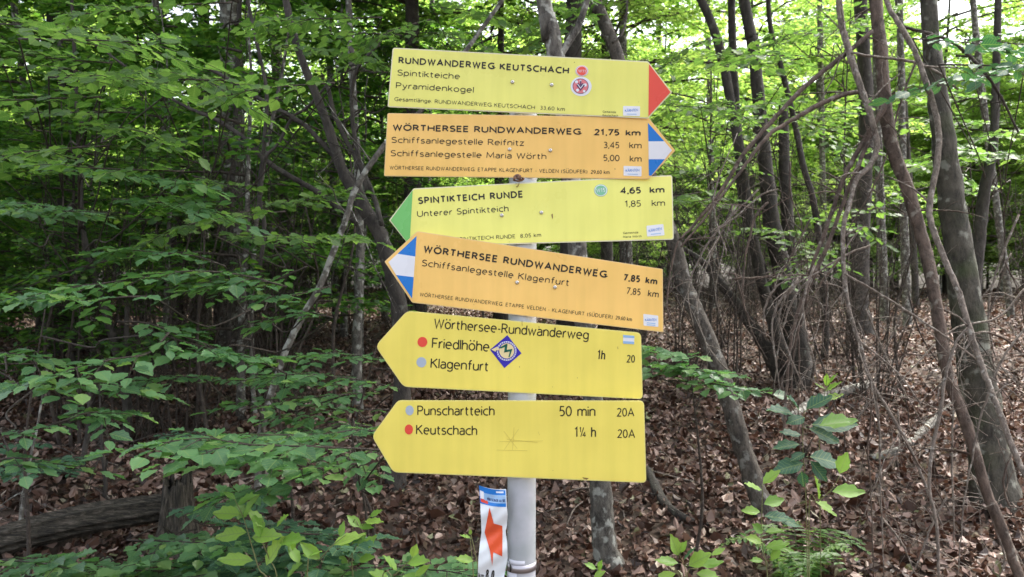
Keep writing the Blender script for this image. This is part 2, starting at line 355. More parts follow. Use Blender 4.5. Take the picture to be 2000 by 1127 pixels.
def traced(name, label, cat, spec, barkm, group=None, branches=(), crown=None, partname='trunk'):
    """spec: dict(pts,d,w,root,extend,tw,tl); branches: list of same dicts"""
    def geo(s, seed):
        Q, rr, sd_, bp, rn = trace(s['pts'], s['d'], s['w'], s.get('root', False), s.get('extend', 0), seed, s.get('sides', 10), s.get('bump', 0.05), s.get('wob', 0.004))
        mb = MB(); mb.tube(Q, rr, sd_, bp, rn)
        if s.get('tw'): sidetwigs(mb, Q, rr, s['tw'], s.get('tl', 0.3), rn, s.get('dp', 1), s.get('droop', 0.2), s.get('rm', 0.0012))
        return mb, Q
    seed = (len(label) * 131 + int(spec['pts'][0][0])) % 9999
    mb, Q = geo(spec, seed); base = Q[-1]
    t = thing(name, label, cat, tuple(base), group)
    part(partname, mb, barkm, t)
    for k, b in enumerate(branches):
        m2, _ = geo(b, seed + k + 1); part('branch', m2, b.get('m', barkm), t)
    if crown:
        key, s, off = crown
        fo, li, tr, z0 = KIND[key]
        for nm, me, mt in (('limbs', li, B_dtwig), ('crown', fo, M_crown)):
            kk = (me.name, mt.name)
            if kk not in MATB: c = me.copy(); c.materials.clear(); c.materials.append(mt); MATB[kk] = c
            o = link(nm, MATB[kk], t, None, tuple(Q[0] - base + np.array([0, 0, -z0 * s + off])))
            o.scale = (s, s, s); o.rotation_euler = (0, 0, k_rot[0]); k_rot[0] += 1.3
            if nm == 'crown': o['kind'] = 'stuff'
    return t
k_rot = [0.3]
def dd(px, py): return gdepth(px, py)
TL = 'tree'
# --- right half; out-of-view crowns enlarged to shade the ground
d0 = dd(1490, 1010)
traced('leaning_tree', 'grey lichened tree curving down right of the signs, pale spots near its base', TL,
       dict(pts=[(1150, -40), (1165, 10), (1185, 60), (1208, 120), (1240, 250), (1280, 380), (1312, 465), (1335, 550), (1355, 600), (1380, 660), (1408, 730), (1425, 790), (1445, 860), (1470, 940), (1492, 1010)], d=[d0 * 1.15, d0], w=[24, 26, 30, 34, 40], root=True, extend=2.5), B_lean,
       branches=[dict(pts=[(1225, 0), (1222, 40), (1212, 70), (1195, 85)], d=d0 * 1.1, w=[4, 6]), dict(pts=[(1150, -20), (1135, 20), (1120, 60), (1105, 80)], d=d0 * 1.12, w=[10, 14])], crown=('M0', 1.2, -0.6))
d0 = 3.75
traced('beech_tree', 'upright dark grey tree standing behind the right end of the lowest yellow sign', TL,
       dict(pts=[(1055, -40), (1068, 30), (1085, 100), (1110, 300), (1140, 600), (1160, 800), (1173, 940), (1178, 1010), (1184, 1080), (1198, 1150)], d=d0, w=[30, 36, 40, 44, 54], root=True, extend=3), B_grey,
       branches=[dict(pts=[(1150, -10), (1130, 50), (1105, 90), (1085, 120)], d=d0, w=[12, 16])], crown=('M1', 1.3, -0.3))
d0 = dd(1950, 985)
traced('beech_tree', 'thick mossy tree at the right edge with fallen sticks leaning on it', TL,
       dict(pts=[(1812, -30), (1822, 100), (1838, 220), (1852, 330), (1868, 450), (1882, 560), (1905, 700), (1925, 850), (1945, 985)], d=d0, w=[30, 34, 44, 50, 58, 66, 90], root=True, extend=4, sides=14), B_moss, crown=('M0', 1.4, -0.2))
d0 = dd(1920, 880)
traced('beech_tree', 'dark slender tree rising close beside the mossy trunk on the right', TL,
       dict(pts=[(1945, 150), (1940, 280), (1925, 360), (1915, 430), (1905, 520), (1900, 600), (1902, 700), (1905, 880)], d=d0, w=[14, 20, 26, 28, 30], root=True, extend=2), B_dark)
d0 = dd(1682, 655)
traced('beech_tree', 'stout rough-barked tree in the right background with a flared foot', TL,
       dict(pts=[(1678, -30), (1688, 120), (1692, 260), (1683, 400), (1678, 520), (1676, 600), (1682, 655)], d=d0, w=[24, 26, 30, 36, 38, 52], root=True, extend=4), B_dark, crown=('M1', 1.5, 0))
for (x0, y0, x1, y1, wd_, lb) in ((1712, 200, 1728, 630, 18, 'slim straight background tree just right of the stout one'), (1762, 330, 1772, 640, 18, 'slim dark background tree behind the bare brown leaning stem'),
                                  (1600, 0, 1612, 590, 13, 'pale thin background tree in the bright gap right of the signs'), (1895, 0, 1975, 620, 14, 'faint pale background tree near the right edge'),
                                  (1285, 30, 1300, 560, 14, 'pale mottled tree behind the red arrow point')):
    d0 = dd(x1, y1); traced('forest_tree', lb, TL, dict(pts=[(x0, y0 - 60), (x0 * .7 + x1 * .3, y0 * .7 + y1 * .3), (x0 * .3 + x1 * .7, y0 * .3 + y1 * .7), (x1, y1)], d=d0, w=[wd_ * .8, wd_], root=True, extend=4), B_grey)
d0 = dd(1560, 760)
traced('beech_tree', 'dark many-stemmed beech clump in the middle right behind the hanging dead twigs', TL,
       dict(pts=[(1455, 10), (1470, 80), (1482, 200), (1495, 330), (1505, 420), (1525, 520), (1545, 620), (1560, 700), (1560, 760)], d=d0, w=[22, 24, 28, 36, 44, 60], root=True, extend=2.5), B_dark,
       branches=[dict(pts=[(1335, 485), (1370, 510), (1400, 545), (1450, 610), (1490, 670), (1525, 740)], d=d0, w=[8, 20, 28]),
                 dict(pts=[(1428, -20), (1432, 120), (1440, 250), (1452, 400), (1485, 520), (1515, 620), (1540, 720)], d=d0 * 1.02, w=[14, 18, 26]),
                 dict(pts=[(1360, -20), (1395, 60), (1420, 160), (1445, 300), (1462, 420), (1500, 600), (1545, 730)], d=d0 * 0.98, w=[16, 20, 24]),
                 dict(pts=[(1530, 200), (1532, 330), (1538, 430), (1545, 540), (1552, 650), (1560, 740)], d=d0 * 1.03, w=[18, 26, 34])], crown=('M0', 1.5, -0.4))
d0 = dd(1600, 700)
traced('beech_tree', 'thin dark crooked tree left of the bare brown stem', TL,
       dict(pts=[(1498, -30), (1506, 60), (1528, 140), (1550, 230), (1568, 320), (1590, 400), (1605, 520), (1612, 640), (1610, 700)], d=d0, w=[9, 11, 13, 14], root=True, extend=1.5, tw=8, tl=0.6), B_dark)
# dead leaning tree with sticks
d0 = 3.3
S = lambda pts, w, d=d0, **k: dict(pts=pts, w=w, d=d, tw=k.pop('tw', 5), tl=k.pop('tl', 0.22), sides=7, m=k.pop('m', B_twig), **k)
traced('dead_tree', 'bare brown leaning stem on the right with dead side branches', TL,
       dict(pts=[(1706, -40), (1718, 80), (1728, 200), (1742, 290), (1775, 380), (1800, 470), (1815, 540), (1832, 640), (1850, 740), (1885, 830), (1920, 950), (1950, 1020), (1990, 1130), (2010, 1180)], d=[3.6, 3.2, 2.9], w=[24, 25, 24, 22, 20, 18], extend=1.5, tw=6, tl=0.3), B_brown,
       branches=[S([(1704, 60), (1668, 92), (1620, 130), (1560, 180), (1500, 245), (1450, 305), (1412, 370), (1365, 430), (1328, 470)], [9, 10, 8, 5], [3.5, 3.3], m=B_brown),
                 S([(1685, 178), (1650, 183), (1600, 203), (1545, 235), (1500, 265), (1455, 320), (1395, 400), (1330, 480)], [9, 10, 7, 4], [3.5, 3.2], m=B_brown),
                 S([(1735, 200), (1705, 245), (1660, 320), (1640, 365), (1615, 440), (1585, 520), (1570, 600)], [11, 9, 6], [3.4, 3.3], m=B_brown),
                 S([(1726, 200), (1700, 260), (1680, 310), (1650, 385), (1620, 470), (1560, 600), (1540, 700), (1530, 860)], [9, 8, 5], [3.4, 3.2], m=B_brown, tw=12)])
traced('dead_branch', 'long pale bare stick leaning from upper right down past the brown stem', 'branch',
       dict(pts=[(1722, -40), (1735, 10), (1757, 48), (1785, 100), (1808, 165), (1828, 230), (1832, 300), (1815, 400), (1822, 450), (1850, 520), (1872, 572), (1893, 640), (1917, 712), (1935, 760), (1952, 805), (1985, 892), (2010, 940)], d=[3.4, 2.7], w=[9, 11, 12, 11, 12], tw=8, tl=0.25), B_twig, partname='stem',
       branches=[S([(1890, 640), (1870, 665), (1858, 700), (1848, 740), (1840, 800), (1825, 870), (1818, 950), (1832, 1020), (1838, 1130)], [5, 7, 6], 2.75),
                 S([(1758, 48), (1800, 62), (1850, 78), (1890, 105), (1930, 150), (1960, 200), (1990, 260)], [6, 7, 4], 3.4, m=B_dtwig)])
traced('dead_branch', 'pale curved bare branch hanging from the upper right through the twig tangle', 'branch',
       dict(pts=[(1636, -40), (1642, 40), (1656, 95), (1672, 150), (1692, 205), (1712, 280), (1700, 320), (1670, 350), (1655, 400), (1643, 450), (1645, 540), (1656, 610), (1676, 672), (1697, 742), (1740, 812), (1782, 890), (1805, 950), (1835, 1020)], d=[3.5, 3.0], w=[13, 13, 11, 9, 8, 6, 4], tw=14, tl=0.3), B_twig, partname='stem',
       branches=[S([(1662, 103), (1720, 112), (1780, 120), (1830, 140), (1870, 175)], [5, 6, 4], 3.4),
                 S([(1650, 535), (1720, 575), (1790, 620), (1850, 660), (1890, 690), (1960, 740)], [4, 5, 3], 3.0),
                 S([(1684, 670), (1720, 700), (1760, 735), (1800, 790)], [4, 3], 3.0)])
# hanging grey twig tangle
hang = [[(1500, 395), (1478, 420), (1462, 470), (1452, 540), (1452, 600), (1475, 640)], [(1560, 545), (1520, 590), (1505, 640), (1512, 700), (1520, 760)],
        [(1700, 480), (1650, 500), (1590, 540), (1555, 580), (1530, 640), (1520, 690), (1512, 780)], [(1640, 505), (1600, 560), (1570, 620), (1552, 690), (1548, 780), (1545, 900)],
        [(1565, 540), (1530, 550), (1505, 575), (1490, 620), (1495, 660)], [(1590, 520), (1570, 590), (1575, 650), (1590, 700), (1600, 740)],
        [(1620, 480), (1600, 520), (1575, 580), (1560, 640), (1562, 720), (1560, 800), (1565, 900)], [(1440, 400), (1405, 460), (1380, 520), (1362, 590), (1368, 640), (1395, 690), (1440, 740)],
        [(1520, 370), (1490, 380), (1430, 430), (1395, 450)], [(1430, 545), (1500, 540), (1560, 537), (1600, 540)], [(1480, 370), (1430, 420), (1380, 480), (1345, 560), (1355, 640)],
        [(1600, 530), (1550, 560), (1520, 620), (1545, 700), (1580, 770)], [(1700, 745), (1702, 800), (1694, 870), (1700, 960), (1705, 1130)], [(1705, 745), (1718, 830), (1722, 950), (1728, 1130)],
        [(1868, 740), (1860, 830), (1858, 920), (1862, 1010), (1866, 1130)], [(1760, 850), (1790, 900), (1830, 960), (1850, 1000)], [(1720, 1010), (1760, 1060), (1790, 1130)],
        [(1850, 970), (1820, 1030), (1800, 1090), (1780, 1130)], [(1980, 880), (1960, 930), (1965, 980), (1990, 990), (2010, 985)], [(1900, 930), (1925, 960), (1940, 1010), (1980, 1070), (2010, 1130)],
        [(1930, 990), (1960, 1080), (1950, 1130)], [(2005, 700), (1960, 660), (1900, 650), (1850, 690), (1780, 692), (1770, 680)], [(2005, 640), (1960, 700), (1925, 780), (1900, 880), (1880, 1000), (1870, 1130)], [(1990, 420), (1950, 520), (1930, 610), (1945, 700), (1990, 760)], [(1790, 120), (1760, 200), (1735, 300), (1700, 380), (1660, 450)], [(2005, 560), (1950, 620), (1870, 640), (1800, 700), (1745, 760)], [(1420, 500), (1395, 420), (1400, 360), (1440, 260)], [(1325, 470), (1312, 520), (1305, 600), (1318, 640)]]
grp = 'thin grey dead twigs hanging right of the signs'
rnd = rs(5)
def twl(h, k):
    (xa, ya), (xb, yb) = h[0], h[-1]; ln = math.hypot(xb - xa, yb - ya)
    size = 'short' if ln < 200 else 'long' if ln > 330 else 'mid-length'
    lean = 'slanting left' if xb < xa - 45 else 'slanting right' if xb > xa + 45 else 'hanging straight'
    mx = (xa + xb) / 2; where = 'beside the end of the signs' if mx < 1420 else 'over the dark clump' if mx < 1580 else 'left of the brown stem' if mx < 1760 else 'across the brown stem' if mx < 1880 else 'in front of the mossy tree'
    return '%s %s %s, %s' % (size, 'pale dead twig' if k % 3 else 'brown dead twig', lean, where + (' up high' if (ya + yb) / 2 < 520 else ' low down' if (ya + yb) / 2 > 800 else ''))
for k, h in enumerate(hang):
    traced('dead_twig', twl(h, k), 'twig', dict(pts=h, d=rnd.uniform(2.9, 3.9), w=[rnd.uniform(3, 6), 4, 2], tw=5, tl=0.22, sides=5, wob=0.006, rm=0.001), B_twig if k % 3 else B_brown, grp, partname='stem')
# random extra tangle twigs
for k in range(26):
    x = rnd.uniform(1400, 1990); y = rnd.uniform(300, 820); a = rnd.uniform(-0.6, 0.6); l = rnd.uniform(120, 300)
    h = [(x, y), (x + math.sin(a) * l * .35 + rnd.normal(0, 12), y + l * .35), (x + math.sin(a) * l * .7 + rnd.normal(0, 18), y + l * .7), (x + math.sin(a) * l, y + l)]
    traced('dead_twig', twl(h, k), 'twig', dict(pts=h, d=rnd.uniform(2.8, 5.0), w=[4, 3, 1.5], tw=5, tl=0.3, sides=4, rm=0.001), [B_twig, B_brown, B_dtwig][k % 3], grp, partname='stem')
def lying(name, label, cat, pts, w, barkm, lift=0.6, tw=0, tl=0.2):
    P = []; r = []
    for k, (a, b) in enumerate(pts):
        d = dd(a, b + 1); rad = np.interp(k, np.linspace(0, len(pts) - 1, len(w)), w) / F * d / 2
        q = W(a, b, d); q[2] = float(gz(q[0], q[1])) + rad * lift; P.append(q); r.append(rad)
    Q = smooth(P, 7); rr = np.interp(np.linspace(0, 1, len(Q)), np.linspace(0, 1, len(r)), r); rn = rs(len(label))
    t = thing(name, label, cat, tuple(Q[0])); mb = MB(); mb.tube(Q, rr, 12, 0.09, rn)
    if tw: sidetwigs(mb, Q, rr, tw, tl, rn, 1, -0.1)
    part('stem', mb, barkm, t); return t
lying('fallen_branch', 'dark fallen branch curving on the leaf litter right of the lowest sign', 'branch', [(1262, 925), (1278, 965), (1300, 1000), (1335, 1020), (1390, 1035)], [14, 20, 16, 6], B_dark, 1.5, 5)
lying('fallen_branch', 'grey lichened fallen branch between the sapling and the mossy tree', 'branch', [(1700, 905), (1760, 885), (1800, 855), (1840, 815), (1865, 795)], [14, 16, 10], B_grey, 1.2, 6)
lying('fallen_log', 'pale fallen log behind the dark-leaved sapling', 'log', [(1545, 830), (1585, 800), (1640, 780), (1700, 762)], [22, 24, 20], B_grey, 0.9)
lying('fallen_branch', 'thin dead stick lying arched at lower right', 'branch', [(1635, 1080), (1660, 1045), (1700, 1010), (1725, 1000)], [9, 7, 3], B_dtwig, 1.8, 4)
# --- left half
d0 = dd(62, 1060)
def L_(label, pts, w, d, m=B_dark, root=True, ext=2, tw=4, tl=0.5, br=(), crown=None, name='beech_tree'):
    return traced(name, label, TL, dict(pts=pts, d=d, w=w, root=root, extend=ext, tw=tw, tl=tl), m, branches=br, crown=crown)
d0 = dd(772, 950)
L_('dark leaning tree running down behind the left ends of the signs to a black foot', [(553, -30), (572, 60), (592, 120), (620, 190), (642, 250), (668, 330), (700, 390), (738, 450), (762, 520), (780, 610), (785, 760), (772, 880), (772, 955)], [14, 15, 18, 26, 32, 34, 44], d0,
   br=[dict(pts=[(400, 130), (440, 150), (480, 175), (530, 205), (590, 240), (640, 290), (690, 350), (730, 420)], d=d0, w=[7, 9, 11], tw=6, tl=.4),
       dict(pts=[(640, 170), (652, 220), (668, 260), (700, 320), (728, 380), (745, 440)], d=d0 * .98, w=[8, 10], tw=5, tl=.4),
       dict(pts=[(760, 60), (735, 90), (700, 130), (688, 180), (690, 240), (700, 300), (720, 380)], d=d0 * .98, w=[5, 8, 10], tw=8, tl=.4)])
d0 = dd(700, 800)
L_('straight grey tree standing left of the signs amid the brown slope', [(690, 180), (700, 350), (704, 480), (700, 600), (697, 700), (700, 800)], [14, 18, 22], d0, B_grey, crown=('U0', 0.9, 0.4))
d0 = 3.9
L_('pale lichened leaning stem slanting from the orange sign down to the lower left', [(850, 180), (790, 245), (748, 290), (715, 335), (690, 378), (678, 420), (652, 490), (625, 560), (590, 620), (560, 680), (532, 760), (512, 830), (505, 900)], [10, 12, 13, 14], d0, B_grey, ext=1)
d0 = dd(560, 640)
L_('broad grey background tree left of the leaning stems', [(530, -30), (540, 100), (548, 250), (560, 380), (558, 500), (560, 640)], [20, 26, 30], d0, B_grey)
d0 = dd(500, 820)
L_('thin pale upright stem in the left middle distance', [(545, 170), (520, 290), (510, 360), (500, 440), (492, 540), (490, 640), (492, 740), (498, 820)], [7, 8, 9], d0, B_grey, ext=0.5)
d0 = 5.0
L_('dark diagonal bare stem crossing the left middle from upper left', [(330, 190), (400, 225), (432, 240), (480, 275), (520, 315), (565, 345), (625, 380), (700, 440)], [6, 10, 12], d0, root=False, ext=0.6, tw=8, tl=.5)
L_('dark crooked thin stem through the left foliage', [(480, -20), (500, 80), (520, 180), (515, 280), (505, 380), (515, 450), (500, 560)], [6, 8, 8], d0, root=False, ext=0.3, tw=10, tl=.5)
L_('arching dark thin stem joining the crooked one', [(640, 165), (600, 210), (570, 230), (545, 280), (520, 310), (508, 380)], [5, 7], 4.8, root=False, ext=0.0, tw=5, tl=.3)
d0 = dd(245, 875)
L_('slim dark double tree above the fallen log on the left', [(155, 330), (160, 420), (172, 500), (205, 600), (232, 700), (250, 790), (246, 875)], [8, 12, 16, 18], d0, br=[dict(pts=[(248, 600), (247, 700), (250, 780), (248, 860)], d=d0, w=[9, 14], tw=5, tl=.3)])
d0 = dd(160, 935)
L_('short dark stem between fallen log and slim double tree', [(175, 760), (172, 830), (165, 880), (160, 935)], [6, 9, 11], d0, ext=0, tw=6, tl=.3)
d0 = dd(40, 1040)
L_('thin pale sapling stem behind the left end of the fallen log', [(75, 820), (58, 900), (48, 960), (40, 1040)], [4, 6, 8], d0, B_grey, ext=0.3)
d0 = dd(205, 990)
L_('thin dark twiggy stem rising from behind the fallen log', [(196, 800), (200, 880), (206, 930), (205, 990)], [4, 7, 8], d0, ext=0.2, tw=10, tl=.25)
for k, (x0, x1, yb, wd_, lb) in enumerate(((20, 95, 700, 14, 'dim background tree at the far left edge'), (110, 150, 720, 13, 'dim grey background tree left of the slim double tree'), (300, 345, 690, 16, 'dim background tree behind the left beech sprays'),
                                           (400, 425, 650, 15, 'faint background tree between the left foliage layers'), (640, 655, 650, 14, 'faint background tree left of the straight grey one'),
                                           (470, 445, 720, 11, 'thin crooked background tree in the left gloom'), (845, 830, 600, 12, 'background tree behind the top left corner of the signs'), (1750, 1790, 600, 13, 'background tree in the gap beside the mossy trunk'), (1380, 1395, 600, 14, 'background tree right of the red arrow point'))):
    d0 = dd(x1, yb); traced('forest_tree', lb, TL, dict(pts=[(x0, -60), (x0 * .6 + x1 * .4, 200), (x0 * .2 + x1 * .8, 450), (x1, yb)], d=d0, w=[wd_ * .8, wd_], root=True, extend=3, tw=10, tl=.7), B_dark if k % 2 else B_grey)
# bare thickets
rnd = rs(8)
def thicket(seed):
    r_ = rs(seed); mb = MB()
    for q in range(12):
        a = r_.uniform(0, 6.28); h = r_.uniform(1.0, 2.8); t = np.linspace(0, 1, 8); lx = r_.uniform(0.1, 0.9)
        P = np.stack([math.cos(a) * (0.1 + lx * t ** 1.5), math.sin(a) * (0.1 + lx * t ** 1.5), t * h - 0.05], -1) + np.cumsum(r_.normal(0, 0.02, (8, 3)), 0)
        rr = np.linspace(0.009, 0.003, 8); mb.tube(P, rr, 4, cap=False); sidetwigs(mb, P, rr, 12, 0.6, r_, 1, 0.05, 0.0014)
    return mb.mesh('branches')
TH = [thicket(60 + k) for k in range(3)]
for me in TH: me.materials.append(B_dtwig)
for k in range(34):
    y = rnd.uniform(5.5, 13)
    x = rnd.uniform(-0.72, -0.1) * y if k % 3 else rnd.uniform(0.1, 0.72) * y
    t = thing('bare_thicket', rng(y) + ' leafless thicket of thin dark stems ' + zone(1000 + x / y * F), 'bush', (x, y, float(gz(x, y))), 'bare thickets in the understorey')
    t.rotation_euler = (0, 0, rnd.uniform(0, 6.28)); o = link('branches', TH[k % 3], t)
# fallen log + stump
t = thing('fallen_log', 'rotting grooved log lying at lower left against the mossy stump', 'log', tuple(W(180, 1030, dd(180, 1040))))
P = []; 
for (a, b, hh) in ((-60, 1075, 28), (0, 1058, 30), (60, 1040, 31), (120, 1026, 32), (190, 1010, 31), (260, 1000, 30), (325, 990, 27)):
    d = 3.75 + 0.0006 * a; P.append((W(a, b, d), hh / F * d))
Q = smooth([q for q, _ in P], 8); rr = np.interp(np.linspace(0, 1, len(Q)), np.linspace(0, 1, len(P)), [r for _, r in P]) * 0.9
def bark_log(name, grooves):
    m, nt, p = new_mat(name); tc = N(nt, 'ShaderNodeTexCoord'); mp = N(nt, 'ShaderNodeMapping'); mp.inputs['Scale'].default_value = grooves
    nt.links.new(tc.outputs['Object'], mp.inputs[0]); n1 = N(nt, 'ShaderNodeTexNoise'); n1.inputs['Scale'].default_value = 6; n1.inputs['Detail'].default_value = 7; n1.inputs['Roughness'].default_value = 0.7
    nt.links.new(mp.outputs[0], n1.inputs['Vector']); r1 = ramp(nt, [(0.35, (0.008, 0.006, 0.004)), (0.5, (0.05, 0.042, 0.028)), (0.7, (0.2, 0.165, 0.13))]); nt.links.new(n1.outputs[0], r1.inputs[0])
    nt.links.new(r1.outputs[0], p.inputs['Base Color']); p.inputs['Roughness'].default_value = 0.9
    b = N(nt, 'ShaderNodeBump'); b.inputs['Strength'].default_value = 1; b.inputs['Distance'].default_value = 0.03; nt.links.new(n1.outputs[0], b.inputs['Height']); nt.links.new(b.outputs[0], p.inputs['Normal']); return m
mb = MB(); mb.tube(Q, rr, 28, 0.0)
V = mb.V[0]; rn = rs(2); gro = 1 + 0.14 * np.sin(np.arange(28) * 2.1) + rn.normal(0, 0.05, 28)
V2 = V.reshape(len(Q), 28, 3); V2 = Q[:, None] + (V2 - Q[:, None]) * (gro[None, :, None] + rn.normal(0, 0.025, (len(Q), 28, 1))); mb.V[0] = V2.reshape(-1, 3)
part('trunk', mb, bark_log('rotten log bark', (1.2, 14, 14)), t)
t = thing('tree_stump', 'mossy broken stump at the right end of the rotting log', 'stump', tuple(W(345, 1050, 3.85)))
mb = MB(); c0 = W(347, 1055, 3.85); hts = (1055 - 925) / F * 3.85
a = np.linspace(0, 2 * math.pi, 26, endpoint=False); rows = 9; VV = []
for k in range(rows):
    f = k / (rows - 1); rad = (0.088 * (1 - 0.3 * f) + 0.05 * math.exp(-f * 5)) * (1 + 0.12 * np.sin(a * 5) + rn.normal(0, 0.05, 26))
    z = c0[2] - 0.05 + (hts + 0.05) * f * (1 if k < rows - 1 else (1 + 0.2 * np.sin(a * 7) * np.sin(a * 2) + rn.uniform(-0.25, 0.1, 26)))
    VV.append(np.stack([c0[0] + rad * np.cos(a), c0[1] + rad * np.sin(a), np.broadcast_to(z, 26)], -1))
VV.append(np.stack([c0[0] + 0.03 * np.cos(a), c0[1] + 0.03 * np.sin(a), np.full(26, c0[2] + hts * 0.6)], -1))
i = np.arange(rows)[:, None] * 26; j = np.arange(26)[None]; kk = (j + 1) % 26
mb.add(np.vstack(VV), [np.stack([i + j, i + kk, i + kk + 26, i + j + 26], -1).reshape(-1, 4), (np.arange(26) + rows * 26)[None]])
part('stump', mb, bark_log('stump wood', (16, 16, 1.5)), t)

# ------------------------------------------------------------------ near leaves
def leaf_mesh(seed, serr=0.0, wid=0.31, n=9):
    r_ = rs(seed); t = np.linspace(0, 1, n); hw = wid * 1.06 * np.sin(math.pi * t ** 0.82) ** (0.75 + 0.75 * t) * (1 + 0.02 * r_.normal(size=n)); hw[0] = hw[-1] = 0.0
    bend = r_.uniform(-0.16, 0.02); fold = r_.uniform(0.08, 0.3); tw = r_.uniform(-0.25, 0.25); V = []; Fc = []
    for sgn in (-1, 1):
        pass
    idx = {}
    for k in range(n):
        zc = bend * t[k] ** 2
        for c, f in enumerate((-1, -0.5, 0, 0.5, 1)):
            if k in (0, n - 1) and c != 2: idx[(k, c)] = None; continue
            y = hw[k] * f; x = t[k] + abs(f) * 0.035 + (serr * (1 if k % 2 else -0.4) if abs(f) == 1 else 0)
            yy = y * (1 + (serr * (2.2 if k % 2 else -0.5) if abs(f) == 1 else 0))
            z = zc + abs(y) * fold + (0.03 if k % 2 else -0.02) * (1 if abs(f) > 0 else 0) + tw * y * t[k] + (r_.normal(0, 0.012) if abs(f) == 1 else 0)
            idx[(k, c)] = len(V); V.append((x, yy, z))
    for c in range(5):
        for k in (0, n - 1): idx[(k, c)] = idx[(k, 2)]
    for k in range(n - 1):
        for c in range(4):
            f = []
            for q in (idx[(k, c)], idx[(k + 1, c)], idx[(k + 1, c + 1)], idx[(k, c + 1)]):
                if q not in f: f.append(q)
            if len(f) >= 3: Fc.append(f)
    # petiole
    b = len(V); V += [(-0.12, 0.008, -0.02), (-0.12, -0.008, -0.02)]; Fc.append([idx[(0, 2)], b, b + 1])
    me = D.meshes.new('leaf'); me.from_pydata([(x, y, z) for x, y, z in V], [], Fc)
    me.polygons.foreach_set('use_smooth', [True] * len(me.polygons)); me.update(); return me
LM = {}
def leafset(mat, serr, wid, cnt=6):
    k = (mat.name, serr, wid)
    if k not in LM:
        LM[k] = [leaf_mesh(100 + q, serr, wid) for q in range(cnt)]
        for me in LM[k]: me.materials.append(mat)
    return LM[k]
def place_leaf(parent, o3, pos, direction, normal, length, meshes, rnd):
    x = Vector(direction).normalized(); z = Vector(normal); z = (z - x * z.dot(x)).normalized(); y = z.cross(x)
    me = meshes[rnd.randint(len(meshes))]; o = D.objects.new('leaf', me); sc.collection.objects.link(o); o.parent = parent
    Mx = Matrix(((x[0], y[0], z[0]), (x[1], y[1], z[1]), (x[2], y[2], z[2]))).to_4x4()
    wv = rnd.uniform(0.85, 1.15); o.matrix_basis = Matrix.Translation(Vector(pos) - Vector(o3)) @ Mx @ Matrix.Diagonal((length, length * wv, length, 1))
    return o
def spray(t, pts, rnd, twl=0.2, step=0.07, leaf=0.07, mat=None, serr=0.035, wid=0.3, tilt=0.22, r0=0.004, lmax=999, bk=None, space=0.031):
    P = smooth([W(a, b, d) for a, b, d in pts], 6); o3 = org(t)
    seg = np.linalg.norm(np.diff(P, axis=0), axis=1); cum = np.concatenate([[0], np.cumsum(seg)]); L = cum[-1]
    mb = MB(); mb.tube(P, np.linspace(r0, 0.0012, len(P)), 5)
    jobs = []; s = L * 0.08; sg = 1
    while s < L:
        f = s / L; b = np.array([np.interp(s, cum, P[:, c]) for c in range(3)]); b2 = np.array([np.interp(min(L, s + 0.02), cum, P[:, c]) for c in range(3)])
        T = b2 - b; T /= np.linalg.norm(T) + 1e-9
        side = np.cross([0, 0, 1], T); side /= np.linalg.norm(side) + 1e-9
        tl = twl * (0.35 + 0.9 * math.sin(math.pi * min(1, 0.2 + 0.8 * (1 - f)))) * rnd.uniform(0.6, 1.25)
        dv = side * sg * 0.75 + T * 0.7 + np.array([0, 0, rnd.normal(0, 0.08)]); dv /= np.linalg.norm(dv)
        tt = np.linspace(0, 1, 5); Q = b[None] + dv[None] * (tt * tl)[:, None] + np.array([0, 0, -0.12 * tl])[None] * (tt ** 2)[:, None]
        mb.tube(Q, np.linspace(0.0018, 0.0008, 5), 4, cap=False); jobs.append((Q, dv, tl)); s += step * rnd.uniform(0.7, 1.3); sg = -sg
    jobs.append((P[-6:], P[-1] - P[-4], float(np.linalg.norm(P[-1] - P[-6]))))
    bo = part('branch', mb, bk or B_dtwig, t); ms = leafset(mat or M_near, serr, wid); cnt = 0
    for Q, dv, tl in jobs:
        n = max(2, int(tl / space)); dv = np.array(dv); dv = dv / (np.linalg.norm(dv) + 1e-9); sd_ = np.cross([0, 0, 1], dv)
        for k in range(n + 1):
            if cnt >= lmax: break
            f = (k + 0.6) / (n + 0.6); b = np.array([np.interp(f, np.linspace(0, 1, len(Q)), Q[:, c]) for c in range(3)])
            if k == n: dr = dv.copy(); b = Q[-1]
            else: dr = dv * 0.65 + sd_ * (1 if k % 2 else -1) * rnd.uniform(0.55, 0.95)
            dr[2] += rnd.normal(-0.12, 0.16); nm = np.array([rnd.normal(0, tilt), rnd.normal(0, tilt), 1.0])
            dr = dr / np.linalg.norm(dr)
            place_leaf(bo, o3, b + dr * 0.006, dr, nm, leaf * rnd.uniform(0.65, 1.2), ms, rnd); cnt += 1
    return cnt
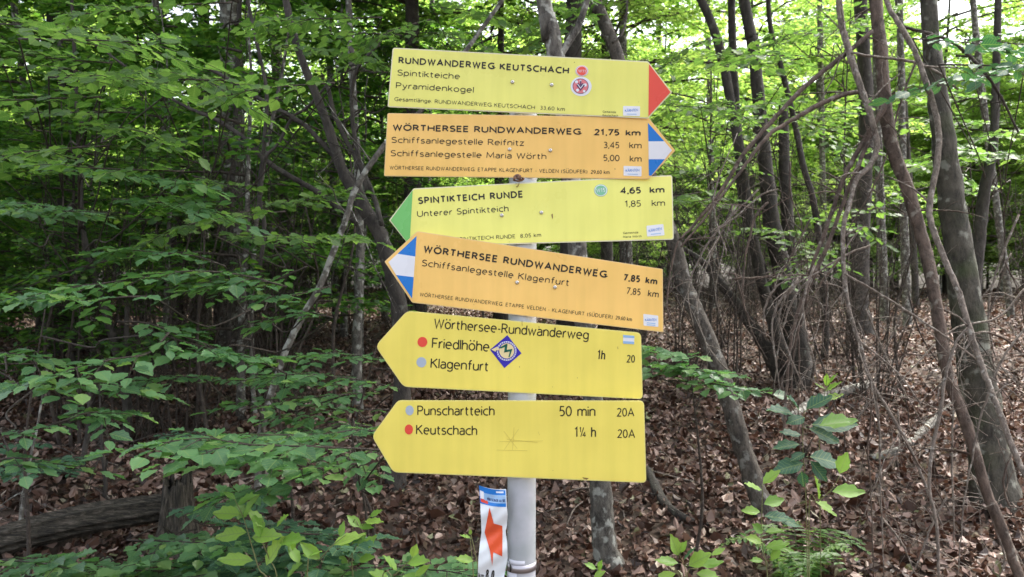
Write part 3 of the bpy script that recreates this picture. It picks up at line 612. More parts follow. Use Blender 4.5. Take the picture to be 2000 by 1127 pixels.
def sapling(label, base, sprays, seed, mat=None, name='beech_sapling', cat='sapling', cap=290, **kw):
    rnd = rs(seed); t = thing(name, label, cat, tuple(base)); n = 0; top = -9; joins = []
    for sp in sprays:
        if n >= cap: break
        k2 = dict(kw); 
        if isinstance(sp, tuple): k2.update(sp[1]); sp = sp[0]
        n += spray(t, sp, rnd, mat=k2.pop('mat', mat), lmax=cap - n, **k2)
        e = W(*sp[0]); b = np.array(base, float); top = max(top, e[2]); joins.append(e)
    b = np.array(base, float); b[2] = float(gz(b[0], b[1])) - 0.05; hgt = max(top - b[2], 0.3); mb = MB(); r_ = 0.006 + 0.004 * min(hgt, 2.5)
    ax = smooth([b + np.array([rnd.normal(0, 0.03) * hgt, rnd.normal(0, 0.02), hgt * f]) if f else b for f in (0, .3, .6, 1.05)], 5); mb.tube(ax, np.linspace(r_, 0.003, len(ax)), 7, 0.04, rnd)
    for e in joins:
        z0 = b[2] + (e[2] - b[2]) * rnd.uniform(0.8, 0.97); k = int(np.argmin(abs(ax[:, 2] - z0))); a_ = ax[k]; m_ = a_ * 0.5 + e * 0.5 + np.array([0, 0, -0.03 * hgt]) + rnd.normal(0, 0.02, 3)
        q_ = smooth([a_, a_ * .7 + e * .3 + rnd.normal(0, .05, 3), m_, e], 5); mb.tube(q_, np.linspace(r_ * 0.4, 0.003, len(q_)), 6, cap=False)
    part('stem', mb, B_dtwig, t)
    return t
def onground(px, py, d=None):
    d = d or dd(px, py); q = W(px, py, d); q[2] = float(gz(q[0], q[1])); return q
def stem(t, pts, w, m=None):
    P = smooth([W(a, b, d) for a, b, d in pts], 6); g_ = P[0].copy(); mb = MB(); mb.tube(P, np.interp(np.linspace(0, 1, len(P)), np.linspace(0, 1, len(w)), np.array(w)), 7, 0.04, rs(1)); return part('stem', mb, m or B_dtwig, t)
A = sapling('nearest beech sapling left of the lowest signs with broad layered leaf sprays', onground(700, 1100, 2.9), [
    [(760, 880, 2.6), (680, 875, 2.5), (600, 872, 2.35), (480, 868, 2.25), (400, 856, 2.2), (290, 868, 2.1)],
    [(770, 850, 2.8), (700, 840, 2.75), (620, 850, 2.65), (520, 850, 2.5), (450, 862, 2.4)],
    [(700, 905, 2.6), (620, 915, 2.45), (540, 900, 2.3), (470, 905, 2.2)],
    [(640, 915, 2.5), (560, 940, 2.5), (480, 960, 2.4), (420, 975, 2.4)],
    [(780, 870, 3.0), (730, 890, 2.9), (690, 925, 2.8)]], 1, twl=0.17, step=0.05, leaf=0.07, wid=0.33)
0 and stem(A, [(700, 1120, 2.75), (672, 1010, 2.7), (655, 920, 2.6), (640, 910, 2.5)], [0.006, 0.004], B_dtwig)
sapling('beech sapling left of the lower yellow signs with dense dark sprays', onground(720, 1000, 3.6), [
    [(780, 760, 3.4), (720, 745, 3.3), (650, 735, 3.2), (580, 730, 3.1), (520, 740, 3.0)],
    [(760, 800, 3.5), (700, 800, 3.4), (620, 805, 3.3), (560, 820, 3.2)],
    [(780, 700, 3.6), (740, 700, 3.6), (660, 690, 3.5), (600, 695, 3.4)],
    [(760, 840, 3.3), (690, 830, 3.2), (610, 840, 3.1), (560, 860, 3.0)],
    [(740, 930, 3.3), (680, 900, 3.3), (620, 900, 3.2)]], 2, twl=0.2, step=0.06, leaf=0.066)
sapling('beech sapling with long pale sprays stretched across the left middle', onground(500, 1000, 3.8), [
    [(560, 560, 2.9), (460, 535, 2.9), (360, 530, 2.8), (260, 545, 2.7), (150, 560, 2.6), (50, 578, 2.5)],
    [(600, 520, 3.0), (540, 545, 3.0), (480, 545, 2.9), (400, 560, 2.9)],
    [(440, 520, 3.0), (380, 500, 3.0), (300, 492, 2.9), (215, 485, 2.9)],
    [(300, 580, 2.6), (240, 580, 2.5), (180, 590, 2.5), (100, 575, 2.4)],
    [(640, 560, 3.2), (580, 575, 3.1), (520, 580, 3.0)]], 3, twl=0.15, step=0.055, leaf=0.066)
sapling('beech sapling with a drooping leafy arm in the left centre', onground(560, 1000, 3.6), [
    [(230, 628, 2.8), (290, 632, 2.8), (350, 655, 2.8), (400, 672, 2.8), (440, 690, 2.8), (500, 700, 2.8)],
    [(560, 730, 2.9), (500, 705, 2.9), (430, 690, 2.8), (390, 690, 2.7)],
    [(650, 620, 3.2), (600, 610, 3.2), (550, 620, 3.1), (490, 640, 3.1)],
    [(400, 740, 2.9), (340, 735, 2.8), (280, 745, 2.7)],
    [(680, 770, 3.2), (620, 775, 3.1), (540, 780, 3.0), (480, 790, 2.9)]], 4, twl=0.14, step=0.055, leaf=0.066)
sapling('beech sapling at the lower left edge with overlapping pale sprays', onground(60, 1000, 3.4), [
    [(330, 650, 2.7), (290, 690, 2.6), (230, 700, 2.5), (160, 715, 2.4), (110, 735, 2.3)],
    [(-40, 760, 2.4), (40, 748, 2.4), (120, 752, 2.4), (200, 748, 2.5), (260, 760, 2.5)],
    [(-30, 850, 2.3), (60, 840, 2.3), (130, 820, 2.3), (180, 805, 2.4), (235, 825, 2.4)],
    [(-40, 690, 2.5), (20, 690, 2.5), (70, 700, 2.5)],
    [(-20, 900, 2.3), (40, 895, 2.3), (80, 915, 2.3)]], 5, twl=0.16, step=0.055, leaf=0.068)
rnd = rs(21)
def randsprays(n, x0, x1, y0, y1, d0, d1, l=(180, 330), dy=(-30, 60)):
    out = []
    for _ in range(n):
        x = rnd.uniform(x0, x1); y = rnd.uniform(y0, y1); d = rnd.uniform(d0, d1); s = rnd.choice([-1, 1]); ll = rnd.uniform(*l) * 3 / d; e = rnd.uniform(*dy)
        out.append([(x - s * ll / 2, y - e * .2, d * 1.06), (x - s * ll / 6, y, d * 1.02), (x + s * ll / 6, y + e * .3, d * .98), (x + s * ll / 2, y + e, d * 0.95)])
    return out
sapling('dark seedlings among the leaf litter above the log', onground(200, 900, 4.4), randsprays(9, 0, 420, 840, 930, 4.0, 4.8, l=(120, 220), dy=(-15, 25)), 91, mat=M_dark, twl=0.14, step=0.06, leaf=0.062, name='beech_seedling', cat='seedling')
sapling('dark seedlings on the slope between the log and the signs', onground(600, 800, 5.2), randsprays(9, 430, 760, 700, 850, 4.6, 5.4, l=(140, 240), dy=(-15, 25)), 92, mat=M_near, twl=0.16, step=0.06, leaf=0.062, name='beech_seedling', cat='seedling')
lab = ['leafy bough hanging in the top left corner', 'leafy bough hanging along the left edge below the top corner', 'leafy bough in the upper left between the corner and the dark leaning tree', 'leafy bough above the dark leaning tree left of the signs',
       'leafy bough filling the left edge at mid height', 'leafy bough behind the pale leaning stem left of the signs']
reg = [(-20, 260, 0, 170, 2.4, 3.6), (-20, 300, 170, 350, 2.4, 3.8), (260, 560, 0, 220, 2.8, 4.2), (520, 800, -20, 160, 3.6, 5), (-20, 330, 330, 450, 3.0, 4.2), (420, 760, 330, 520, 3.4, 4.6)]
for k, (lb, rg) in enumerate(zip(lab, reg)):
    sp = randsprays(8, *rg); b = W((rg[0] + rg[1]) / 2, 900, 5)
    sapling(lb, onground((rg[0] + rg[1]) / 2, 800, 5.5), sp, 30 + k, mat=M_up if k != 4 else M_near, twl=0.17, step=0.065, leaf=0.066, name='beech_bough', cat='bough', tilt=0.4)
lab = ['leafy bough above and right of the red arrow point', 'leafy bough between the red arrow point and the long bare sticks', 'dark leafy bough at the top right corner', 'leafy bough at the right edge beside the mossy trunk', 'leafy bough beside the dark beech clump', 'leafy bough above the topmost sign', 'shaded bough between the bare brown stem and the mossy tree', 'shaded bough above the dark beech clump', 'shaded bough high between the bare sticks']
reg = [(1270, 1500, 20, 220, 4.2, 6), (1300, 1500, 200, 400, 4.4, 6), (1860, 2020, 30, 150, 2.6, 3.6), (1780, 2020, 200, 420, 4.5, 6), (1450, 1700, 380, 520, 5, 7), (780, 1150, -20, 80, 4.6, 6), (1620, 1900, 150, 420, 5, 7.5), (1420, 1640, 180, 400, 5, 7.5), (1480, 1860, -10, 170, 5.5, 8)]
for k, (lb, rg) in enumerate(zip(lab, reg)):
    sapling(lb, onground((rg[0] + rg[1]) / 2, 700, 7), randsprays(11 if k != 2 else 4, *rg), 50 + k, mat=M_up if k != 2 else M_dark, twl=0.2, step=0.08, leaf=0.075, name='beech_bough', cat='bough', tilt=0.4, space=0.042)
# low green cover, left bottom and beside the grey tree
for k, (lb, rg, n) in enumerate((('low dark seedlings at the bottom left corner', (0, 300, 1095, 1140, 2.5, 2.8), 5), ('low leafy seedlings under the nearest sapling', (380, 640, 960, 1120, 2.6, 3.1), 8),
                                 ('low leafy seedlings at the foot of the mossy stump', (330, 460, 1040, 1110, 2.8, 3.2), 4), ('small leafy branch in front of the curved grey tree beside the yellow sign', (1290, 1400, 690, 790, 3.4, 3.7), 4),
                                 ('low dark seedlings left of the white arrow notice', (720, 900, 1080, 1130, 2.6, 3.0), 4))):
    sapling(lb, onground((rg[0] + rg[1]) / 2, min(rg[3], 1100), rg[5]), randsprays(n, *rg, l=(120, 220), dy=(-20, 20)), 70 + k, mat=M_near if k != 1 else M_dark, twl=0.12, step=0.06, leaf=0.07, name='beech_seedling', cat='seedling', wid=0.36)
# individually traced young plants
def plant(label, stems, leaves, mat, serr=0.04, wid=0.23, name='young_plant', w=0.0022):
    d0 = stems[0][0][2]; b = W(*stems[0][0]); t = thing(name, label, 'plant', tuple(b)); rnd = rs(len(label) + len(leaves))
    for s_ in stems:
        s_ = list(s_); f0 = W(*s_[0]); gg = float(gz(f0[0], f0[1]))
        mb = MB(); P = smooth(([np.array([f0[0] + 0.01, f0[1], gg - 0.03])] if f0[2] - gg > 0.06 else []) + [W(*q) for q in s_], 5); mb.tube(P, np.linspace(w, w * 0.5, len(P)), 5); part('stem', mb, M_stem, t)
    ms = leafset(mat, serr, wid)
    for (x, y, ang, ln, d, *mm) in leaves:   # ang: image angle the tip points to, 0=right, 90=up
        a = R(ang); dr = np.array([math.cos(a), rnd.uniform(-0.45, 0.1), math.sin(a)]); dr /= np.linalg.norm(dr)
        nm = np.array([rnd.normal(0, 0.25), -rnd.uniform(0.25, 0.75), 0.8])
        place_leaf(t, b, W(x, y, d), dr, nm, ln / F * d * 1.08, leafset(mm[0], serr, wid) if mm else ms, rnd)
    return t
m, nt, p = new_mat('green stem'); p.inputs['Base Color'].default_value = (0.16, 0.16, 0.06, 1); p.inputs['Roughness'].default_value = 0.6; M_stem = m
d = 2.2
plant('tall bright green young plant at the bottom left of the post', [[(530, 1180, d), (505, 1110, d), (490, 1060, d), (475, 1010, d), (458, 975, d)], [(545, 1170, d), (525, 1090, d), (510, 1050, d), (515, 1010, d)], [(600, 1120, d), (622, 1095, d), (650, 1065, d), (675, 1045, d)]],
      [(460, 975, 140, 26, d), (464, 985, 30, 52, d), (470, 1005, 175, 52, d), (475, 1015, 60, 58, d), (482, 1040, 185, 60, d), (492, 1050, 10, 62, d), (495, 1095, 165, 62, d), (520, 1105, 60, 66, d), (540, 1030, 50, 40, d), (515, 1030, 120, 44, d), (512, 1050, 100, 50, d), (545, 1060, 20, 60, d),
       (570, 1075, 70, 36, d), (590, 1085, 20, 40, d), (585, 1100, 120, 40, d), (650, 1065, 20, 62, d), (625, 1092, 130, 50, d), (665, 1050, 80, 30, d), (520, 1130, 200, 60, d), (560, 1130, 50, 50, d), (500, 1150, 160, 50, d)], M_fresh)
d = 2.5
plant('bright leaf tuft left of the lowest sign and above the leaf litter', [[(688, 1050, d), (705, 1030, d), (722, 1008, d)]], [(705, 1030, 140, 34, d), (712, 1018, 10, 40, d), (722, 1010, 35, 28, d), (700, 1028, 0, 30, d)], M_fresh)
plant('bright low leaf tuft right of the tall bright plant', [[(690, 1130, d), (680, 1100, d), (690, 1075, d)]], [(690, 1080, 60, 42, d), (680, 1085, 100, 36, d), (700, 1095, 20, 34, d), (680, 1100, 150, 30, d), (705, 1075, 45, 40, d)], M_fresh)
d = 2.3
plant('bright green seedling on the bottom edge left of the arrow notice', [[(745, 1150, d), (770, 1125, d), (795, 1100, d), (808, 1085, d)]], [(775, 1115, 120, 42, d), (795, 1100, 15, 46, d), (805, 1088, 70, 28, d), (760, 1130, 160, 40, d), (785, 1125, -20, 44, d), (810, 1125, 40, 36, d)], M_fresh)
plant('single thin bright leaf sprig beside the arrow notice', [[(925, 1150, d), (922, 1090, d), (918, 1050, d)], [(935, 1150, d), (930, 1090, d), (919, 1042, d)]], [(920, 1052, 160, 22, d), (925, 1095, 165, 36, d), (919, 1045, 95, 12, d)], M_fresh)
plant('tiny bright seedling at the foot of the tree below the signs', [[(1170, 1140, d), (1165, 1110, d)]], [(1165, 1112, 150, 26, d), (1168, 1115, 75, 24, d), (1160, 1128, 40, 26, d)], M_fresh)
d = 3.0
plant('dark toothed-leaf sapling in front of the pale fallen log', [[(1575, 1010, d), (1572, 930, d), (1568, 870, d), (1570, 810, d), (1578, 800, d)]],
      [(1548, 808, 165, 56, d), (1560, 800, 130, 40, d), (1572, 815, 190, 40, d), (1575, 800, 30, 55, d), (1580, 838, -20, 62, d), (1585, 830, 5, 85, d), (1565, 850, 165, 45, d), (1562, 868, 185, 50, d), (1572, 885, 200, 34, d), (1582, 892, -10, 62, d), (1570, 905, 190, 62, d), (1582, 900, -50, 48, d), (1565, 920, -80, 30, d), (1600, 832, 12, 72, d * .97, M_fresh)], M_dark, 0.035, 0.27, name='hornbeam_sapling')
d = 2.6
plant('bright four-leaved sprig right of the curved grey tree foot', [[(1580, 1000, d), (1598, 980, d), (1625, 955, d), (1640, 930, d)]], [(1640, 925, 75, 42, d), (1625, 960, 5, 56, d), (1598, 975, 100, 50, d), (1592, 980, -30, 46, d)], M_fresh, 0.04, 0.27)
plant('upright bright plant at the foot of the curved grey tree', [[(1500, 1140, d), (1488, 1060, d), (1488, 1000, d), (1490, 945, d)]],
      [(1488, 958, 150, 40, d), (1490, 945, 45, 40, d), (1492, 985, 15, 40, d), (1485, 1000, 175, 34, d), (1492, 1008, 0, 50, d, M_dark), (1515, 1010, -15, 46, d, M_dark), (1490, 1040, 140, 30, d), (1495, 1040, 10, 34, d), (1495, 1070, 20, 44, d), (1490, 1060, 160, 34, d), (1505, 1095, 60, 34, d), (1490, 1095, 170, 28, d)], M_fresh, 0.04, 0.25)
plant('bright yellow-green seedling on the litter right of the post', [[(1340, 1150, d), (1338, 1110, d), (1325, 1080, d)], [(1340, 1140, d), (1365, 1110, d)]],
      [(1325, 1085, 110, 46, d), (1335, 1095, 60, 36, d, M_dark), (1345, 1105, 40, 50, d), (1325, 1100, 170, 44, d), (1365, 1105, 15, 46, d), (1320, 1120, 200, 42, d), (1360, 1120, -10, 50, d), (1330, 1080, 70, 26, d), (1390, 1085, 30, 28, d)], M_fresh, 0.04, 0.25)
plant('small yellow sprig above the pale fallen log', [[(1600, 830, 3.4), (1605, 790, 3.4), (1618, 745, 3.4)]], [(1605, 782, 20, 40, 3.4), (1603, 782, 160, 20, 3.4), (1612, 765, 40, 34, 3.4), (1615, 755, 100, 26, 3.4), (1612, 760, 150, 22, 3.4), (1618, 750, 60, 26, 3.4)], M_fresh, 0.03, 0.2)
# fern
t = thing('fern', 'feathery bright green fern on the bottom edge at the right', 'fern', tuple(onground(1560, 1150))); rn = rs(6); b0 = org(t)
for k in range(13):
    a = k * 0.485 + rn.uniform(-0.2, 0.2); L = rn.uniform(0.28, 0.42); mb = MB(); tt = np.linspace(0, 1, 14)
    C = b0 + np.stack([math.cos(a) * L * tt, math.sin(a) * L * tt * 0.8, 0.22 * np.sin(tt * 2.2)], -1); mb.tube(C, np.linspace(0.0015, 0.0006, 14), 4, cap=False)
    sdv = np.array([-math.sin(a), math.cos(a), 0]); n = 13
    for sg in (-1, 1):
        leafcloud(mb, C[1:], np.full(n, math.atan2(sdv[1] * sg, sdv[0] * sg)) - sg * 0.35, rn.normal(-0.1, 0.1, n), rn.normal(0, 0.15, n), 0.12 * (1 - tt[1:] * 0.9) + 0.01, np.full(n, 0.02), 0.1, -0.05)
    part('frond', mb, M_up, t, False)

# ------------------------------------------------------------------ the signs
def plastic(name, col, rough=0.27, wav=0.4, spec=0.36, dirt=True):
    m, nt, p = new_mat(name); tc = N(nt, 'ShaderNodeTexCoord')
    n2 = N(nt, 'ShaderNodeTexNoise'); n2.inputs['Scale'].default_value = 7; n2.inputs['Detail'].default_value = 6; nt.links.new(tc.outputs['Object'], n2.inputs['Vector'])
    d_ = tuple(c * 0.92 for c in col); r1 = ramp(nt, [(0.35, d_), (0.6, col)]); nt.links.new(n2.outputs[0], r1.inputs[0]); out = r1.outputs[0]
    if dirt:
        mp = N(nt, 'ShaderNodeMapping'); mp.inputs['Scale'].default_value = (34, 34, 2.2); nt.links.new(tc.outputs['Object'], mp.inputs[0]); n4 = N(nt, 'ShaderNodeTexNoise'); n4.inputs['Scale'].default_value = 1.0; n4.inputs['Detail'].default_value = 5; nt.links.new(mp.outputs[0], n4.inputs['Vector'])
        r4 = ramp(nt, [(0.4, (0.86, 0.88, 0.8)), (0.6, (1, 1, 1))]); nt.links.new(n4.outputs[0], r4.inputs[0]); m4 = N(nt, 'ShaderNodeMixRGB', blend_type='MULTIPLY'); m4.inputs[0].default_value = 0.4
        nt.links.new(out, m4.inputs[1]); nt.links.new(r4.outputs[0], m4.inputs[2]); out = m4.outputs[0]
        n3 = N(nt, 'ShaderNodeTexNoise'); n3.inputs['Scale'].default_value = 95; n3.inputs['Detail'].default_value = 2; nt.links.new(tc.outputs['Object'], n3.inputs['Vector'])
        r3 = ramp(nt, [(0.2, (1, 1, 1)), (0.235, (0, 0, 0))]); nt.links.new(n3.outputs[0], r3.inputs[0])
        mx = N(nt, 'ShaderNodeMixRGB'); nt.links.new(r3.outputs[0], mx.inputs[0]); nt.links.new(out, mx.inputs[1]); mx.inputs[2].default_value = (*[c * 0.45 for c in col], 1); out = mx.outputs[0]
    nt.links.new(out, p.inputs['Base Color'])
    rr_ = N(nt, 'ShaderNodeMapRange'); nt.links.new(n2.outputs[0], rr_.inputs[0]); rr_.inputs[3].default_value = rough - 0.08; rr_.inputs[4].default_value = rough + 0.12; nt.links.new(rr_.outputs[0], p.inputs['Roughness'])
    p.inputs['Specular IOR Level'].default_value = spec
    n1 = N(nt, 'ShaderNodeTexNoise'); n1.inputs['Scale'].default_value = 5; n1.inputs['Detail'].default_value = 1; nt.links.new(tc.outputs['Object'], n1.inputs['Vector'])
    b = N(nt, 'ShaderNodeBump'); b.inputs['Strength'].default_value = wav; b.inputs['Distance'].default_value = 0.02; nt.links.new(n1.outputs[0], b.inputs['Height']); nt.links.new(b.outputs[0], p.inputs['Normal'])
    return m
P_lime = plastic('lime yellow sign print', (0.84, 0.82, 0.2)); P_or = plastic('orange sign print', (0.96, 0.61, 0.18)); P_yel = plastic('yellow sign enamel', (0.9, 0.76, 0.15), 0.4)
P_edge = plastic('pale sign core', (0.78, 0.74, 0.5)); P_edgeo = plastic('pale orange sign core', (0.88, 0.62, 0.3)); P_edgey = plastic('yellow sign edge', (0.86, 0.76, 0.24))
P_red = plastic('red print', (0.8, 0.09, 0.06), dirt=False); P_green = plastic('green print', (0.16, 0.5, 0.13), dirt=False); P_blue = plastic('blue print', (0.02, 0.2, 0.62), dirt=False)
P_white = plastic('white print', (0.78, 0.8, 0.84), dirt=False); P_ink = plastic('black ink', (0.02, 0.018, 0.014), 0.4, dirt=False); P_grey = plastic('faded blue grey dot', (0.42, 0.5, 0.6), dirt=False)
P_navy = plastic('navy print', (0.02, 0.025, 0.12), dirt=False); P_purple = plastic('violet blue print', (0.04, 0.03, 0.4), dirt=False); P_cream = plastic('cream print', (0.8, 0.68, 0.36), dirt=False)
P_pine = plastic('pine green print', (0.01, 0.13, 0.09), dirt=False); P_pink = plastic('faded red print', (0.72, 0.2, 0.22), dirt=False); P_mint = plastic('mint green print', (0.2, 0.5, 0.3), dirt=False); P_sky = plastic('light blue print', (0.3, 0.5, 0.75), dirt=False)
P_scr = plastic('faint scratch', (0.66, 0.56, 0.12), dirt=False); P_rust = plastic('brown stain', (0.25, 0.16, 0.05), dirt=False)
m, nt, p = new_mat('screw metal'); p.inputs['Metallic'].default_value = 1; p.inputs['Roughness'].default_value = 0.3; p.inputs['Base Color'].default_value = (0.6, 0.58, 0.55, 1); M_screw = m
m, nt, p = new_mat('galvanised pole'); tc = N(nt, 'ShaderNodeTexCoord'); n1 = N(nt, 'ShaderNodeTexNoise'); n1.inputs['Scale'].default_value = 14; n1.inputs['Detail'].default_value = 5; nt.links.new(tc.outputs['Object'], n1.inputs['Vector'])
r1 = ramp(nt, [(0.3, (0.36, 0.39, 0.4)), (0.65, (0.5, 0.51, 0.55))]); nt.links.new(n1.outputs[0], r1.inputs[0]); nt.links.new(r1.outputs[0], p.inputs['Base Color']); p.inputs['Metallic'].default_value = 0.25; p.inputs['Roughness'].default_value = 0.5; M_pole = m
m, nt, p = new_mat('steel band'); p.inputs['Metallic'].default_value = 0.8; p.inputs['Roughness'].default_value = 0.35; p.inputs['Base Color'].default_value = (0.42, 0.4, 0.42, 1); M_band = m
class Plane:
    def __init__(s, cx, cy_, d, yaw=0.0, pitch=0.0):
        s.p = W(cx, cy_, d); y, q = R(yaw), R(pitch)
        s.n = np.array([math.sin(y) * math.cos(q), -math.cos(y) * math.cos(q), math.sin(q)])
    def at(s, px, py, off=0.0):
        r = np.array([(px - 1000) / F, 1.0, -(py - 563.5) / F]); o = np.array([0, 0, CZ]); p0 = s.p + s.n * off
        return o + r * ((p0 - o).dot(s.n) / r.dot(s.n))
def rpoly(pts, rad, seg=5):
    pts = [np.array(q, float) for q in pts]; out = []; n = len(pts); rad = [rad] * n if np.ndim(rad) == 0 else rad
    for k in range(n):
        a, b, c = pts[k - 1], pts[k], pts[(k + 1) % n]; r_ = rad[k]
        if r_ <= 0: out.append(b); continue
        u = (a - b) / np.linalg.norm(a - b); v = (c - b) / np.linalg.norm(c - b)
        for t in np.linspace(0, 1, seg): out.append((1 - t) ** 2 * (b + u * r_) + 2 * t * (1 - t) * b + t * t * (b + v * r_))
    return out
def inset(pts, k):
    pts = [np.array(q, float) for q in pts]; n = len(pts); out = []; cen = sum(pts) / n
    for i in range(n):
        a, b, c = pts[i - 1], pts[i], pts[(i + 1) % n]; e1 = (b - a) / np.linalg.norm(b - a); e2 = (c - b) / np.linalg.norm(c - b)
        n1 = np.array([-e1[1], e1[0]]); n2 = np.array([-e2[1], e2[0]])
        if n1.dot(cen - b) < 0: n1 = -n1
        if n2.dot(cen - b) < 0: n2 = -n2
        bis = n1 + n2; bis /= np.linalg.norm(bis); out.append(b + bis * k / max(0.4, bis.dot(n1)))
    return out
def slab(pl, pts, off, th):
    mb = MB(); n = len(pts); Fv = [pl.at(x, y, off) for x, y in pts]; Bv = [v - pl.n * th for v in Fv]
    i = np.arange(n); k = (i + 1) % n
    mb.add(np.array(Fv + Bv), [i[None, :], (i + n)[None, ::-1], np.stack([i, i + n, k + n, k], -1)]); return mb
def sheet(pl, pts, off):
    return slab(pl, pts, off, 0.0002)
def circ(x, y, rx, ry=None, n=24): return [(x + rx * math.cos(a), y + (ry or rx) * math.sin(a)) for a in np.linspace(0, 2 * math.pi, n, endpoint=False)]
# own single-line alphabet: glyph = (width, [polylines]); cap height 1, x-height 0.7
def ARC(cx, cy_, rx, ry, a0, a1, n=10): return [(cx + rx * math.cos(R(a)), cy_ + ry * math.sin(R(a))) for a in np.linspace(a0, a1, n)]
def _font():
    G = {}; xh = 0.7
    G['A'] = (.66, [[(0, 0), (.33, 1), (.66, 0)], [(.11, .33), (.55, .33)]])
    G['C'] = (.58, [ARC(.42, .5, .42, .5, 58, 302, 16)]); G['D'] = (.62, [[(.2, 0), (0, 0), (0, 1), (.2, 1)] + ARC(.2, .5, .42, .5, 88, -88, 12) + [(.2, 0)]])
    G['E'] = (.44, [[(.44, 0), (0, 0), (0, 1), (.43, 1)], [(.03, .52), (.39, .52)]]); G['F'] = (.42, [[(0, 0), (0, 1), (.42, 1)], [(.03, .5), (.37, .5)]])
    G['G'] = (.64, [ARC(.43, .5, .43, .5, 55, 315, 16) + [(.62, .1), (.64, .46), (.42, .46)]]); G['H'] = (.6, [[(0, 0), (0, 1)], [(.6, 0), (.6, 1)], [(.03, .52), (.57, .52)]])
    G['I'] = (.0, [[(0, 0), (0, 1)]]); G['K'] = (.52, [[(0, 0), (0, 1)], [(.5, 1), (.03, .48)], [(.14, .6), (.54, 0)]]); G['L'] = (.4, [[(0, 1), (0, 0), (.42, 0)]])
    G['M'] = (.74, [[(0, 0), (.06, 1), (.37, .18), (.68, 1), (.74, 0)]]); G['N'] = (.6, [[(0, 0), (0, 1), (.6, 0), (.6, 1)]])
    G['O'] = (.74, [ARC(.37, .5, .37, .5, 90, 450, 22)]); G['P'] = (.46, [[(0, 0), (0, 1), (.2, 1)] + ARC(.2, .73, .26, .27, 85, -85, 9) + [(.2, .46), (.03, .46)]])
    G['R'] = (.5, [[(0, 0), (0, 1), (.2, 1)] + ARC(.2, .75, .26, .25, 85, -85, 9) + [(.2, .5), (.03, .5)], [(.24, .49), (.52, 0)]])
    G['S'] = (.46, [[(.43, .93)] + ARC(.24, .75, .23, .25, 75, 215, 8) + [(.24, .52)] + ARC(.22, .26, .25, .26, 45, -115, 9) + [(.0, .08)]])
    G['T'] = (.52, [[(0, 1), (.52, 1)], [(.26, .97), (.26, 0)]]); G['U'] = (.58, [[(0, 1), (0, .35)] + ARC(.29, .32, .29, .32, 180, 360, 10) + [(.58, .35), (.58, 1)]])
    G['V'] = (.6, [[(0, 1), (.3, 0), (.6, 1)]]); G['W'] = (.84, [[(0, 1), (.21, 0), (.42, .95), (.63, 0), (.84, 1)]])
    G['a'] = (.4, [[(.04, .62)] + ARC(.2, .5, .2, .2, 110, 5, 7) + [(.4, .45), (.4, 0)], [(.38, .42), (.2, .4)] + ARC(.17, .2, .17, .2, 95, 285, 9) + [(.3, .03), (.38, .14)]])
    G['c'] = (.4, [ARC(.3, .35, .3, .35, 62, 298, 12)]); bowl = ARC(.23, .35, .23, .35, 40, 320, 14)
    G['d'] = (.44, [[(.44, 1.02), (.44, 0)], [(.42, .5)] + ARC(.22, .35, .22, .35, 60, 300, 12) + [(.42, .2)]])
    G['e'] = (.46, [[(.02, .37), (.45, .37)] + ARC(.23, .35, .23, .35, 15, 305, 15)]); G['f'] = (.3, [[(.12, 0), (.12, .82)] + ARC(.29, .85, .17, .18, 175, 85, 6), [(0, .66), (.28, .66)]])
    G['g'] = (.44, [[(.44, .7), (.44, -.08)] + ARC(.22, -.08, .22, .2, 0, -150, 8), [(.42, .5)] + ARC(.22, .37, .22, .33, 60, 300, 12) + [(.42, .22)]])
    G['h'] = (.42, [[(0, 0), (0, 1.02)], [(.02, .48)] + ARC(.22, .48, .2, .22, 150, 0, 8) + [(.42, 0)]]); G['i'] = (.0, [[(0, 0), (0, .69)], [(0, .88), (0, .98)]])
    G['k'] = (.38, [[(0, 0), (0, 1.02)], [(.36, .69), (.03, .35)], [(.12, .42), (.4, 0)]]); G['l'] = (.0, [[(0, 0), (0, 1.02)]])
    G['m'] = (.72, [[(0, 0), (0, .69)], [(.02, .5)] + ARC(.19, .5, .17, .2, 150, 0, 7) + [(.36, 0)], [(.38, .5)] + ARC(.55, .5, .17, .2, 150, 0, 7) + [(.72, 0)]])
    G['n'] = (.42, [[(0, 0), (0, .69)], [(.02, .48)] + ARC(.22, .48, .2, .22, 150, 0, 8) + [(.42, 0)]]); G['o'] = (.48, [ARC(.24, .35, .24, .35, 90, 450, 18)])
    G['p'] = (.44, [[(0, -.28), (0, .69)], [(.02, .2)] + ARC(.22, .35, .22, .35, -120, 120, 12) + [(.02, .5)]]); G['r'] = (.24, [[(0, 0), (0, .69)], [(.02, .45), (.08, .62), (.16, .69), (.26, .69)]])
    G['s'] = (.34, [[(.32, .64)] + ARC(.18, .52, .17, .18, 75, 215, 6) + [(.18, .37)] + ARC(.17, .18, .18, .18, 45, -115, 7) + [(.0, .05)]])
    G['t'] = (.28, [[(.1, .9), (.1, .18)] + ARC(.25, .17, .15, .17, 190, 275, 5), [(0, .67), (.27, .67)]]); G['u'] = (.42, [[(.42, .7), (.42, 0)], [(0, .7), (0, .22)] + ARC(.2, .22, .2, .22, 185, 330, 7) + [(.4, .2)]])
    G['w'] = (.68, [[(0, .7), (.17, 0), (.34, .66), (.51, 0), (.68, .7)]]); G['y'] = (.42, [[(0, .7), (.22, .02)], [(.42, .7), (.19, -.08), (.1, -.24), (-.02, -.28)]]); G['z'] = (.36, [[(0, .69), (.35, .69), (0, 0), (.37, 0)]])
    dots = lambda w_, h: [[(w_ / 2 - .15, h + .05), (w_ / 2 - .15, h + .21)], [(w_ / 2 + .15, h + .05), (w_ / 2 + .15, h + .21)]]
